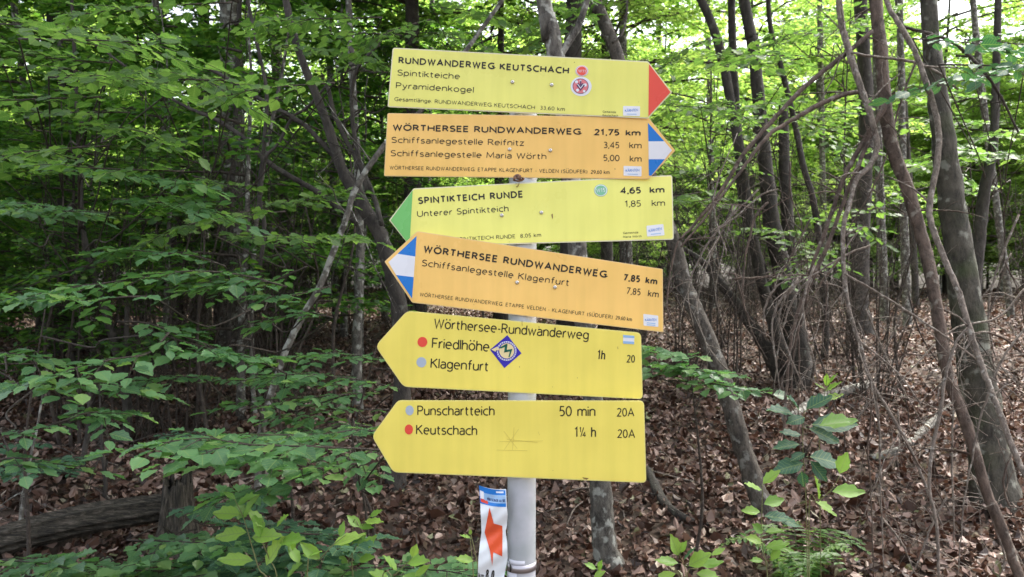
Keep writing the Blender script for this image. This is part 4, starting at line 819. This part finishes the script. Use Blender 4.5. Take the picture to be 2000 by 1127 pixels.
    for a, b, h in (('Ö', 'O', 1.2), ('Ü', 'U', 1.2), ('Ä', 'A', 1.2), ('ö', 'o', .88), ('ä', 'a', .88)): G[a] = (G[b][0], G[b][1] + dots(G[b][0], h))
    G['0'] = (.44, [ARC(.22, .5, .22, .5, 90, 450, 20)]); G['1'] = (.3, [[(.02, .8), (.2, 1), (.2, 0)]]); G['2'] = (.42, [ARC(.2, .76, .2, .24, 160, -20, 9) + [(.3, .48), (0, 0), (.43, 0)]])
    G['3'] = (.4, [ARC(.18, .77, .19, .23, 130, -70, 9) + [(.14, .53)], [(.14, .53), (.2, .53)] + ARC(.19, .26, .21, .26, 75, -130, 9)]); G['4'] = (.46, [[(.34, 0), (.34, 1), (0, .3), (.47, .3)]])
    G['5'] = (.4, [[(.38, 1), (.08, 1), (.04, .56)] + ARC(.18, .31, .22, .3, 110, -125, 10)]); G['6'] = (.44, [[(.36, .98)] + ARC(.34, .4, .34, .58, 110, 180, 7) + ARC(.22, .3, .22, .3, 180, 530, 16)])
    G['7'] = (.42, [[(0, 1), (.42, 1), (.12, 0)]]); G['8'] = (.42, [ARC(.21, .76, .18, .24, 270, 630, 14), ARC(.21, .26, .21, .26, 90, 450, 15)]); G['9'] = (.44, [[(.08, .02)] + ARC(.1, .6, .34, .58, -70, 0, 7) + ARC(.22, .7, .22, .3, 0, 350, 16)])
    G[','] = (.06, [[(.08, .06), (0, -.16)]]); G[':'] = (.0, [[(0, .02), (0, .1)], [(0, .55), (0, .63)]]); G['-'] = (.2, [[(0, .37), (.22, .37)]]); G['('] = (.14, [ARC(.3, .42, .28, .68, 130, 230, 7)]); G[')'] = (.14, [ARC(-.14, .42, .28, .68, 50, -50, 7)])
    G['¼'] = (.66, [[(0, .9), (.1, 1), (.1, .5)], [(.44, 1), (.12, 0)], [(.58, 0), (.58, .5), (.36, .15), (.68, .15)]])
    return G
FONT = _font()
def strip(P, th):
    P = np.array(P, float); closed = np.allclose(P[0], P[-1]) and len(P) > 3
    if closed: P = P[:-1]
    keep = [0] + [i for i in range(1, len(P)) if np.linalg.norm(P[i] - P[i - 1]) > 0.012]; P = P[keep]; n = len(P); L = []; Rr = []
    for i in range(n):
        a = P[i - 1] if (i > 0 or closed) else None; c = P[(i + 1) % n] if (i < n - 1 or closed) else None; b = P[i]
        e1 = (b - a) / np.linalg.norm(b - a) if a is not None else None; e2 = (c - b) / np.linalg.norm(c - b) if c is not None else None
        e1 = e2 if e1 is None else e1; e2 = e1 if e2 is None else e2; n1 = np.array([-e1[1], e1[0]]); n2 = np.array([-e2[1], e2[0]]); m_ = n1 + n2; q = np.linalg.norm(m_)
        m_ = n1 if q < 1e-6 else m_ / q; k = th / 2 / max(0.45, m_.dot(n1)); L.append(b + m_ * k); Rr.append(b - m_ * k)
    i = np.arange(n if closed else n - 1); k = (i + 1) % n
    return np.array(L + Rr), np.stack([i, i + n, k + n, k], -1)
def text(pl, t, txt, x0, y0, x1, y1, cap, off, bold=0.0, mat=None, smax=1.3, xs=None, pt=None, th=None):
    th = th or (0.205 if bold >= 0.02 else (0.115 if smax <= 1.05 else 0.125)); xs = xs or (0.82 if smax <= 1.05 else 1.0)
    Lp = math.hypot(x1 - x0, y1 - y0) / cap; gw = [FONT[c][0] * xs if c != ' ' else .2 for c in txt]; S_ = sum(gw) + th; n = len(txt) - 1
    tr = (Lp - S_) / max(n, 1); mn = th + 0.06
    if tr < mn: f = (Lp - th - mn * n) / (S_ - th); gw = [g_ * f for g_ in gw]; xs *= f; tr = mn
    mxt = th + (0.07 if smax <= 1.05 else 0.09 if txt[0].isdigit() or txt == 'km' else 0.17)
    if tr > mxt: f = (Lp - th - mxt * n) / (S_ - th); gw = [g_ * f for g_ in gw]; xs *= f; tr = mxt
    mb = MB(); x = th / 2; ex, ey = (x1 - x0) / math.hypot(x1 - x0, y1 - y0), (y1 - y0) / math.hypot(x1 - x0, y1 - y0); o3 = org(t); j = 0
    for c, g_ in zip(txt, gw):
        for si, pl_ in enumerate(FONT[c][1] if c != ' ' else []):
            V, Fq = strip([(x + a * xs, th / 2 + b * (1 - th)) for a, b in pl_], th * (0.62 if c == '¼' else 1)); lift = off + 0.00003 * si
            if pt: A = [pt(a, b, lift) for a, b in V]
            else: A = [pl.at(x0 + ex * a * cap + ey * b * cap, y0 + ey * a * cap - ex * b * cap, lift) for a, b in V]
            mb.add(np.array(A), Fq[:, ::-1])
        x += g_ + tr
    return part('lettering', mb, mat or P_ink, t, False)
def screw(pl, t, x, y):
    mb = MB(); c = pl.at(x, y, 0.0006); r0 = 3.9 / F * 1.6; rows = []
    ex = np.array([1, 0, 0.0]); ez = np.array([0, 0, 1.0]); a = np.linspace(0, 2 * math.pi, 12, endpoint=False)
    for rr_, h in ((1, 0), (0.92, 0.0012), (0.6, 0.0022), (0.32, 0.0025), (0.3, 0.001)):
        rows.append(c + pl.n * h + r0 * rr_ * (np.cos(a)[:, None] * ex + np.sin(a)[:, None] * ez))
    i = np.arange(4)[:, None] * 12; j = np.arange(12)[None]; k = (j + 1) % 12
    mb.add(np.vstack(rows), [np.stack([i + j, i + k, i + k + 12, i + j + 12], -1).reshape(-1, 4), (np.arange(12) + 48)[None]]); return part('screw', mb, M_screw, t)
def sign(label, pl, outline, rad, face, edge, ins=2.0):
    c = pl.at(1018, sum(q[1] for q in outline) / len(outline), 0); t = thing('trail_sign', label, 'trail sign', tuple(c))
    part('board', slab(pl, rpoly(outline, rad), 0.0, 0.003), edge, t, False)
    part('face', sheet(pl, rpoly(inset(outline, ins), np.array(rad) * 0.8), 0.0004), face, t, False)
    return t
def poly(name, pl, t, pts, off, mat): return part(name, sheet(pl, pts, off), mat, t, False)
def stick(pl, t, pts, off, extra=True):
    s = poly('sticker', pl, t, rpoly(pts, 1.5, 3), off, P_white); a, b, c, d_ = [np.array(q, float) for q in pts]
    f = lambda u, v: (a * (1 - u) + b * u) * (1 - v) + (d_ * (1 - u) + c * u) * v
    p0, p1 = f(0.12, 0.62), f(0.88, 0.5); text(pl, s, 'KÄRNTEN', p0[0], p0[1], p1[0], p1[1], 5.2, off + 0.0003, 0.01, P_blue)
    for v in ((0.74, 0.9) if extra else (0.82,)): poly('line', pl, s, [f(0.22, v - 0.04), f(0.8, v - 0.05), f(0.8, v + 0.02), f(0.22, v + 0.03)], off + 0.0003, P_sky)
    return s
LO, L1, L2, L3, L4 = 0.0009, 0.0012, 0.0015, 0.0018, 0.0021
# sign 1
pl = Plane(1018, 165, 1.590, -1, -3)
s = sign('topmost lime yellow sign with red point to the right reading RUNDWANDERWEG KEUTSCHACH', pl, [(767, 93), (1266, 120), (1313, 180), (1266, 231.5), (757, 209)], [5, 3, 3, 3, 4], P_lime, P_edge)
poly('arrow_tip', pl, s, [(1267.5, 125), (1309.5, 180), (1266.5, 227)], LO, P_red)
text(pl, s, 'RUNDWANDERWEG KEUTSCHACH', 778, 124, 1111, 144.5, 13.2, LO, 0.022)
text(pl, s, 'Spintikteiche', 776, 147.5, 898, 155, 12, LO, 0.004); text(pl, s, 'Pyramidenkogel', 773, 172.5, 925, 181.5, 12, LO, 0.004)
text(pl, s, 'Gesamtlänge: RUNDWANDERWEG KEUTSCHACH  33,60 km', 770, 197, 1103, 217, 7.6, LO, 0.0)
text(pl, s, 'Gemeinde', 1177, 220, 1203, 221, 4.2, LO, 0.01); text(pl, s, 'Keutschach', 1177, 227, 1207, 228, 4.2, LO, 0.01)
e = poly('route_badge', pl, s, circ(1136.5, 138.5, 12.8, 11), LO, P_white); poly('ring', pl, e, circ(1136.5, 138.5, 11.8, 10.1), L1, P_pink); poly('ring', pl, e, circ(1136.5, 138.5, 11.2, 9.5), L2, P_white); poly('disc', pl, e, circ(1136.5, 138.5, 9.6, 8.6), L3, P_red); text(pl, e, 'W11', 1129.5, 141.5, 1144, 142.3, 6, L4, 0.01, P_white)
e = poly('emblem', pl, s, circ(1135, 168.7, 20.5, 19), LO, P_white); poly('ring', pl, e, circ(1134, 168.3, 15.6, 15), L1, P_navy); poly('disc', pl, e, circ(1134, 168.3, 14.6, 14), L2, P_pink)
for (a, b, r_) in ((1126, 160, 3), (1143, 166, 3.2), (1128, 176, 3), (1141, 178, 2.6), (1134, 158, 2)): poly('spot', pl, e, circ(a, b, r_, r_, 10), L3, P_white)
def chev(cx, cy_, w_, h, th, off, mat, e): return [part('chevron', sheet(pl, q, off), mat, e, False) for q in ([(cx - w_, cy_), (cx - w_ + th * .8, cy_ - th * .7), (cx + 0.01, cy_ + h - th), (cx, cy_ + h)], [(cx + w_, cy_), (cx, cy_ + h), (cx - 0.01, cy_ + h - th), (cx + w_ - th * .8, cy_ - th * .7)])]
chev(1134, 166.5, 8.2, 10.5, 2.2, L4, P_navy, e); chev(1134, 165, 6.4, 8.2, 2.0, L4 + .0001, P_white, e); chev(1134, 163.5, 5.4, 7.2, 2.2, L4 + .0002, P_navy, e); poly('bar', pl, e, [(1133.3, 157.5), (1135.3, 157.5), (1135.3, 166.5), (1133.3, 166.5)], L4 + .0003, P_navy)
stick(pl, s, [(1217, 207), (1250, 207.5), (1250, 227), (1217, 226)], LO, False); screw(pl, s, 1001, 160); screw(pl, s, 1077.5, 165.5)
# sign 2
pl = Plane(1018, 290, 1.598, 0, -4)
s = sign('orange sign second from top with blue and white point to the right', pl, [(757, 221), (1266, 229), (1319, 294), (1267, 350), (750, 344)], [3, 2, 2, 3, 3], P_or, P_edgeo, 1.5)
for nm, q, mt in (('stripe', [(1265.5, 240), (1297.5, 276), (1266.5, 276)], P_blue), ('stripe', [(1266.5, 276), (1297.5, 276), (1312.5, 293.5), (1298.5, 311), (1267, 311)], P_white), ('stripe', [(1267, 311), (1298.5, 311), (1272, 343), (1267.5, 343)], P_blue)): poly(nm, pl, s, q, LO, mt)
text(pl, s, 'WÖRTHERSEE RUNDWANDERWEG', 767, 255, 1134, 263.3, 12.6, LO, 0.02); text(pl, s, '21,75', 1160.5, 264.3, 1209.5, 265, 12.6, LO, 0.02); text(pl, s, 'km', 1222, 265.3, 1251, 265.8, 12.2, LO, 0.02)
text(pl, s, 'Schiffsanlegestelle Reifnitz', 764.5, 279, 1023.5, 285, 12, LO, 0.002); text(pl, s, '3,45', 1178.5, 289.3, 1209.5, 289.8, 12.5, LO, 0.0); text(pl, s, 'km', 1229, 289.7, 1253, 290.2, 12.2, LO, 0.0)
text(pl, s, 'Schiffsanlegestelle Maria Wörth', 763, 305, 1067, 311.3, 12, LO, 0.002); text(pl, s, '5,00', 1178, 314.5, 1210, 315, 12.5, LO, 0.0); text(pl, s, 'km', 1230, 315.8, 1253, 316.2, 12.2, LO, 0.0)
text(pl, s, 'WÖRTHERSEE RUNDWANDERWEG: ETAPPE KLAGENFURT - VELDEN (SÜDUFER)', 761, 331, 1147, 339, 7.4, LO); text(pl, s, '29,60 km', 1154, 339.3, 1190.5, 340, 7.4, LO)
stick(pl, s, [(1218, 324), (1253, 325), (1253, 344.5), (1218, 343)], LO, False); screw(pl, s, 995.5, 291.5); screw(pl, s, 1075, 293.5)
# sign 3
pl = Plane(1018, 412, 1.592, 3, 2)
s = sign('lime yellow sign third from top with green point to the left', pl, [(808, 368), (1313, 342), (1316, 468), (1040, 475.5), (802, 483), (760, 430)], [2, 5, 5, 0, 2, 2], P_lime, P_edge)
poly('arrow_tip', pl, s, [(806, 371.5), (762.8, 430), (800, 479.5)], LO, P_green)
text(pl, s, 'SPINTIKTEICH RUNDE', 817, 398.8, 1022, 385.7, 13.6, LO, 0.02); text(pl, s, 'Unterer Spintikteich', 815, 423.8, 993.5, 413, 12.2, LO, 0.003)
text(pl, s, 'Gesamtlänge: SPINTIKTEICH RUNDE  8,05 km', 815, 475.5, 1057, 462.3, 7.6, LO); text(pl, s, '4,65', 1212, 379, 1252, 378, 13, LO, 0.02); text(pl, s, 'km', 1269, 377.5, 1298, 377, 13, LO, 0.02)
text(pl, s, '1,85', 1220, 404.3, 1252, 403.5, 12.5, LO); text(pl, s, 'km', 1273, 402.7, 1299, 402.5, 12.5, LO); text(pl, s, 'Gemeinde', 1217, 457.3, 1247, 455.8, 4.3, LO, 0.01); text(pl, s, 'Maria Wörth', 1217, 464.8, 1253, 463.3, 4.3, LO, 0.01)
e = poly('route_badge', pl, s, circ(1173.5, 371.8, 13.2, 12), LO, P_mint); poly('ring', pl, e, circ(1173.5, 371.8, 12.4, 11.2), L1, P_white); poly('disc', pl, e, circ(1173.5, 371.8, 10.8, 9.7), L2, P_mint); text(pl, e, 'W15', 1165, 376, 1182, 375, 8, L3, 0.012, P_white)
stick(pl, s, [(1262.5, 441), (1295.5, 437.5), (1298, 459.5), (1264, 462)], LO, False); screw(pl, s, 980, 420.5); screw(pl, s, 1057.5, 415)
poly('stain', pl, s, [(1077, 419), (1079.5, 417), (1080, 426), (1078.5, 427)], LO, P_rust)
# sign 4
pl = Plane(1018, 550, 1.582, 2, -1)
s = sign('tilted orange sign fourth from top with blue and white point to the left', pl, [(815, 451.5), (1294.5, 525.5), (1295.7, 649), (805, 591), (751, 511)], [3, 2, 2, 3, 2], P_or, P_edgeo, 1.5)
for nm, q, mt in (('stripe', [(813.5, 461), (776.5, 495.7), (811, 501)], P_blue), ('stripe', [(776.5, 495.7), (811, 501), (808, 541.3), (773.5, 537), (758.5, 512)], P_white), ('stripe', [(773.5, 537), (808, 541.3), (804.7, 583)], P_blue)): poly(nm, pl, s, q, LO, mt)
text(pl, s, 'WÖRTHERSEE RUNDWANDERWEG', 826.5, 492.7, 1184, 543, 14.2, LO, 0.02); text(pl, s, 'Schiffsanlegestelle Klagenfurt', 823.5, 519.5, 1111, 558.7, 13.2, LO, 0.003)
text(pl, s, '7,85', 1217, 548.5, 1249.5, 552, 13.8, LO, 0.02); text(pl, s, 'km', 1260, 553.3, 1283, 556.8, 13.3, LO, 0.02); text(pl, s, '7,85', 1223, 574, 1250.5, 577.3, 13.2, LO); text(pl, s, 'km', 1265, 579, 1286, 581.7, 13.2, LO)
text(pl, s, 'WÖRTHERSEE RUNDWANDERWEG: ETAPPE VELDEN - KLAGENFURT (SÜDUFER)', 819.5, 578.5, 1196, 623, 7.4, LO); text(pl, s, '29,60 km', 1202, 623.8, 1234, 627.7, 7.4, LO)
stick(pl, s, [(1256.5, 613), (1285.5, 616.5), (1286, 638.5), (1257, 636)], LO); screw(pl, s, 1010, 551.5); screw(pl, s, 1084, 561)
# sign 5
pl = Plane(1018, 690, 1.575, 0, -2)
s = sign('yellow sign second from bottom pointing left with round dots and a blue diamond sticker', pl, [(795, 607), (1252, 650), (1255.5, 779.5), (788, 755.5), (733, 676)], [10, 9, 9, 10, 12], P_yel, P_edgey)
text(pl, s, 'Wörthersee-Rundwanderweg', 847, 641, 1149.5, 663.7, 19.5, LO, 0.0, smax=1.05); text(pl, s, 'Friedlhöhe', 843, 680, 955.6, 687.2, 20.5, LO, 0.0, smax=1.05); text(pl, s, 'Klagenfurt', 840.5, 719, 954, 725.5, 20, LO, 0.0, smax=1.05)
text(pl, s, '1h', 1166, 702, 1181.5, 703.3, 19, LO, 0.0); text(pl, s, '20', 1224, 708, 1240, 708.5, 15, LO, 0.0)
poly('dot', pl, s, circ(825, 668, 9.6, 10), LO, P_red); poly('dot', pl, s, circ(823, 707.5, 9.6, 10), LO, P_grey)
e = poly('diamond_sticker', pl, s, [(991, 654.5), (1018.5, 690), (985, 719), (957, 683)], LO, P_purple); poly('ring', pl, e, circ(989.5, 685.5, 19.2, 19.2, 30), L1, P_white); poly('ring', pl, e, circ(989.5, 685.5, 16.6, 16.6, 30), L2, P_purple); poly('disc', pl, e, circ(989.8, 685.3, 14.6, 15, 30), L3, P_cream)
rn = rs(9)
for k in range(26): a = k / 26 * 6.283; x, y = 989.5 + 17.9 * math.cos(a), 685.5 + 17.9 * math.sin(a); poly('gap', pl, e, circ(x, y, 0.8, 1.2, 5), L3, P_purple)
poly('arrow', pl, e, [(959.5, 682.8), (972, 676.5), (971, 680.5), (975, 680), (975, 684), (969, 684), (968, 687)], L4, P_cream)
for q in ([(976, 678.5), (989, 671.5), (990, 676), (977.5, 681)], [(986.5, 672.5), (991.3, 671.5), (989.5, 687), (984.5, 688.5)], [(985, 688.5), (988.5, 683.5), (1000.5, 681.5), (998.5, 686)], [(996.5, 684), (1000.5, 682), (995.5, 697.5), (993, 697.5)]): poly('letter', pl, e, q, L4, P_pine)
e = poly('flag_sticker', pl, s, [(1217, 654), (1239, 656), (1238.5, 672.3), (1217, 671)], LO, P_white); poly('stripe', pl, e, [(1217, 654), (1239, 656), (1239, 660.5), (1217, 659)], L1, P_sky); poly('stripe', pl, e, [(1217, 666), (1238.7, 667.5), (1238.5, 672.3), (1217, 671)], L1, P_sky)
for (a, b, l) in ((1019, 627, 9), (1052, 637, 4), (1206, 677, 5), (1127, 737, 2), (1014, 715, 3)): poly('stain', pl, s, [(a, b), (a + 0.8, b), (a + 1.4, b + l), (a + 0.6, b + l)], LO, P_rust)
# sign 6
pl = Plane(1018, 860, 1.56, 0, -2)
s = sign('lowest yellow sign pointing left with scratched star reading Punschartteich', pl, [(777, 782), (1258, 783), (1262.5, 943), (768, 922.5), (726, 851.5)], [8, 9, 9, 10, 11], P_yel, P_edgey)
text(pl, s, 'Punschartteich', 815, 811.5, 966, 812, 19.5, LO, 0.0, smax=1.05); text(pl, s, 'Keutschach', 812.5, 848.7, 932, 850.5, 19.5, LO, 0.0, smax=1.05)
text(pl, s, '50 min', 1092, 813.3, 1163, 813.3, 20.5, LO, 0.0, smax=1.05); text(pl, s, '20A', 1205, 813.7, 1239, 813.7, 17, LO, 0.0, smax=1.0); text(pl, s, '1¼ h', 1122, 854, 1164, 854.3, 20.5, LO, 0.0, smax=1.0); text(pl, s, '20A', 1206, 855.3, 1240.5, 855.8, 17, LO, 0.0, smax=1.0)
poly('dot', pl, s, circ(800, 801.5, 8, 9.6), LO, P_grey); poly('dot', pl, s, circ(798.5, 838.8, 8, 9.8), LO, P_red)
for (a, b, c, d_) in ((984, 842, 1010, 876), (1013, 838, 985, 878), (975, 862, 1060, 861), (970, 879, 1030, 880), (1004, 835, 1001, 880), (990, 858, 1050, 864), (1051, 843, 1054, 850)):
    nx_, ny_ = -(d_ - b), (c - a); q = math.hypot(nx_, ny_); nx_, ny_ = nx_ / q * 0.35, ny_ / q * 0.35; poly('scratch', pl, s, [(a - nx_, b - ny_), (c - nx_, d_ - ny_), (c + nx_, d_ + ny_), (a + nx_, b + ny_)], LO, P_scr)
poly('stain', pl, s, [(1137, 932), (1150, 934), (1146, 937), (1140, 935)], LO, P_rust)
# pole
t = thing('sign_post', 'round grey metal post carrying the trail signs', 'post', (W(1018, 1127, 1.6)[0], 1.6, float(gz(0, 1.6))))
mb = MB(); Pt = W(1022, 125, 1.645); Pb = W(1018.3, 1127, 1.592); v = (Pb - Pt); k = (Pb[2] + 0.02 - 0) / -v[2] * 1.0
Pe = Pb + v * ((Pb[2] + 0.3) / -v[2] * 1.0); mb.tube(np.array([Pt + (Pb - Pt) * u for u in np.linspace(0, 1, 12)] + [Pe]), 0.0305, 40); part('pole', mb, M_pole, t)
cpt = lambda y: Pt + v * ((y - 125) / (1127 - 125))
def band(y0, y1, x_r, mat, name, th=0.0016, a0=-math.pi, a1=0.15, tilt=0.0):
    mb = MB(); A = np.linspace(a0, a1, 36); rows = []
    for yy in (y0, y1):
        c = cpt(yy)
        for r_ in (0.0306, 0.0306 + th):
            rows.append(np.stack([c[0] + r_ * np.cos(A), c[1] + r_ * np.sin(A), c[2] + 0 * A + tilt * np.cos(A)], -1))
    V = np.vstack([rows[1], rows[3], rows[0], rows[2]]); n = len(A); i = np.arange(n - 1)
    q = lambda a, b: np.stack([i + a * n, i + 1 + a * n, i + 1 + b * n, i + b * n], -1)
    mb.add(V, [q(0, 1), q(2, 0), q(1, 3)]); return part(name, mb, mat, t)
band(1096, 1110, 0, M_band, 'clamp_band', tilt=0.001); 
m, nt, p = new_mat('old tape'); p.inputs['Base Color'].default_value = (0.5, 0.5, 0.54, 1); p.inputs['Roughness'].default_value = 0.3; M_tape = m
band(1087, 1099, 0, M_tape, 'tape', 0.0004, -2.6, -1.35); band(1093, 1170, 0, M_tape, 'tape', 0.0003, -2.9, -1.9)
mb = MB(); c = cpt(1096); A0 = np.array([c[0] - 0.024, c[1] - 0.022, c[2]]); mb.tube(np.array([A0, A0 + [0, -0.003, -0.003], A0 + [0.0005, -0.003, -0.012], A0 + [0, 0, -0.016]]), 0.0016, 6); part('clamp_screw', mb, M_ink2 if 'M_ink2' in globals() else P_ink, t)
# hanging arrow notice (wrinkled)
t = thing('arrow_notice', 'small crumpled white notice with red arrow pointing left hanging beside the post', 'notice', tuple(W(962, 1040, 1.565)))
def ed(y): # left, right edge px at y
    return np.interp(y, [948, 985, 1040, 1060, 1090, 1127, 1175], [935.5, 938, 940.5, 937.5, 934.5, 933, 932]), np.interp(y, [955, 990, 1005, 1028, 1036, 1060, 1090, 1127, 1175], [988.5, 990, 991.5, 990, 987.5, 990.5, 991.5, 984.5, 983])
def nt_pt(u, v, off=0.0):
    y = 948 + 225 * v; l, r_ = ed(y + 7 * u); x = l + (r_ - l) * u; yy = y + 7 * u + 3 * math.sin(u * 3.1) * (1 - v)
    d = 1.566 + 0.006 * math.sin(v * 17 + u * 2) * 0.6 + 0.004 * math.sin(u * 5 + v * 6) + 0.0015 * math.sin(v * 41 + u * 9); return W(x, yy, d - off)
def inv(px, py):
    u, v = 0.5, 0.4
    for _ in range(12):
        y = py - 7 * u - 3 * math.sin(u * 3.1) * (1 - v); v = (y - 948) / 225; l, r_ = ed(y + 7 * u); u = (px - l) / (r_ - l)
    return u, v
def nsheet(name, corners, off, mat, nu=10, nv=30):
    a, b, c, d_ = [np.array(q, float) for q in corners]; mb = MB(); V = []
    for j in range(nv + 1):
        for i_ in range(nu + 1):
            f, g_ = i_ / nu, j / nv; q = (a * (1 - f) + b * f) * (1 - g_) + (d_ * (1 - f) + c * f) * g_; V.append(nt_pt(q[0], q[1], off))
    i = np.arange(nv)[:, None] * (nu + 1); j = np.arange(nu)[None]
    mb.add(np.array(V), np.stack([i + j, i + j + nu + 1, i + j + nu + 2, i + j + 1], -1).reshape(-1, 4)); return part(name, mb, mat, t)
P_paper = plastic('wrinkled white foil', (0.74, 0.78, 0.8), 0.3, 0.3, dirt=False); P_orr = plastic('orange red print', (0.72, 0.1, 0.035), dirt=False)
nsheet('notice_sheet', [(0, 0), (1, 0), (1, 1), (0, 1)], 0, P_paper, 14, 60)
nsheet('header', [(0, 0), (0.97, 0.01), (0.97, 0.155), (0, 0.155)], 0.0005, P_blue, 10, 8)
nsheet('header_panel', [(0.16, 0.053), (0.97, 0.053), (0.97, 0.125), (0.16, 0.125)], 0.0009, P_sky, 10, 4)
nsheet('header_photo', [(0.02, 0.04), (0.16, 0.045), (0.16, 0.11), (0.02, 0.11)], 0.0009, P_white, 3, 3); nsheet('header_photo', [(0.03, 0.11), (0.3, 0.118), (0.3, 0.145), (0.03, 0.14)], 0.0011, P_red, 3, 3)
nsheet('stripe', [(0.62, 0.02), (0.9, 0.02), (0.9, 0.035), (0.62, 0.035)], 0.0009, P_white, 3, 2)
def ntext(txt, u0, v0, u1, v1, cap, mat, bold, th=None):
    wpx = 54.0 * (u1 - u0); cpx = cap * 225.0
    text(None, t, txt, 0, 0, wpx, 0, cpx, 0.0014, bold, mat, th=th, pt=lambda a, b, l: nt_pt(u0 + (a * cpx / wpx) * (u1 - u0), v0 - b * cap, l))
ntext('GEMEINDE', 0.42, 0.079, 0.95, 0.079, 0.02, P_grey, 0.0); ntext('PÖRTSCHACH AM SEE', 0.28, 0.113, 0.95, 0.113, 0.026, P_navy, 0.0, 0.16)
ntext('km', 0.03, 0.80, 0.24, 0.80, 0.045, P_ink, 0.0); ntext('8,0', 0.3, 0.80, 0.62, 0.80, 0.085, P_ink, 0.0)
for q in ([(956, 991), (958.8, 1021), (981, 1027), (981.5, 1040), (946.5, 1040)], [(946.5, 1040), (981.5, 1040), (981, 1087), (963.5, 1078.5), (957, 1075)], [(957, 1075), (963.5, 1078.5), (961.5, 1105)]):
    # triangulated fan refined
    mb = MB(); q2 = []
    for a, b in zip(q, q[1:] + q[:1]):
        for f in np.linspace(0, 1, 8, endpoint=False): q2.append((a[0] * (1 - f) + b[0] * f, a[1] * (1 - f) + b[1] * f))
    cx = sum(a for a, _ in q) / len(q); cy2 = sum(b for _, b in q) / len(q); V = [nt_pt(*inv(cx, cy2), 0.0012)]; rings = 6; n = len(q2)
    for r_ in range(1, rings + 1):
        for a, b in q2: V.append(nt_pt(*inv(cx + (a - cx) * r_ / rings, cy2 + (b - cy2) * r_ / rings), 0.0012))
    i = np.arange(n); k = (i + 1) % n; Fs = [np.stack([0 * i, i + 1, k + 1], -1)]
    for r_ in range(rings - 1): Fs.append(np.stack([i + 1 + r_ * n, i + 1 + (r_ + 1) * n, k + 1 + (r_ + 1) * n, k + 1 + r_ * n], -1))
    mb.add(np.array(V), Fs); part('arrow', mb, P_orr, t)
# snail
m, nt, p = new_mat('snail shell'); tc = N(nt, 'ShaderNodeTexCoord'); wv = N(nt, 'ShaderNodeTexNoise'); wv.inputs['Scale'].default_value = 180; nt.links.new(tc.outputs['Object'], wv.inputs['Vector'])
r1 = ramp(nt, [(0.35, (0.07, 0.03, 0.02)), (0.65, (0.25, 0.12, 0.06))]); nt.links.new(wv.outputs[0], r1.inputs[0]); nt.links.new(r1.outputs[0], p.inputs['Base Color']); p.inputs['Roughness'].default_value = 0.3; M_snail = m
t = thing('snail', 'small brown snail sitting on the lower edge of the upper orange sign', 'snail', tuple(W(1012, 347, 1.585)))
mb = MB(); th = np.linspace(0, 4.4 * math.pi, 60); g_ = np.exp(th * 0.13) / math.exp(4.4 * math.pi * 0.13); c = W(1012, 347, 1.578); k = 8.2 / F * 1.6
Pq = np.stack([c[0] + k * 0.62 * g_ * np.cos(th + 2.6) * 1.25, c[1] - 0.006 * (1 - g_) * 0.8, c[2] + k * 0.62 * g_ * np.sin(th + 2.6)], -1); mb.tube(Pq, k * 0.52 * g_, 12); part('shell', mb, M_snail, t)
mb = MB(); Pq = smooth([W(1002, 352, 1.58), W(1012, 353.5, 1.578), W(1020, 351, 1.578), W(1022, 347, 1.577)], 4); mb.tube(Pq, np.linspace(0.0015, 0.0035, len(Pq)), 8); part('body', mb, M_snail, t)
mb = MB(); Pq = smooth([W(1014, 356, 1.588), W(1013, 361, 1.588), W(1009, 365, 1.588)], 4); mb.tube(Pq, np.linspace(0.0006, 0.0016, len(Pq)), 6); part('foot_trail', mb, P_rust, t)
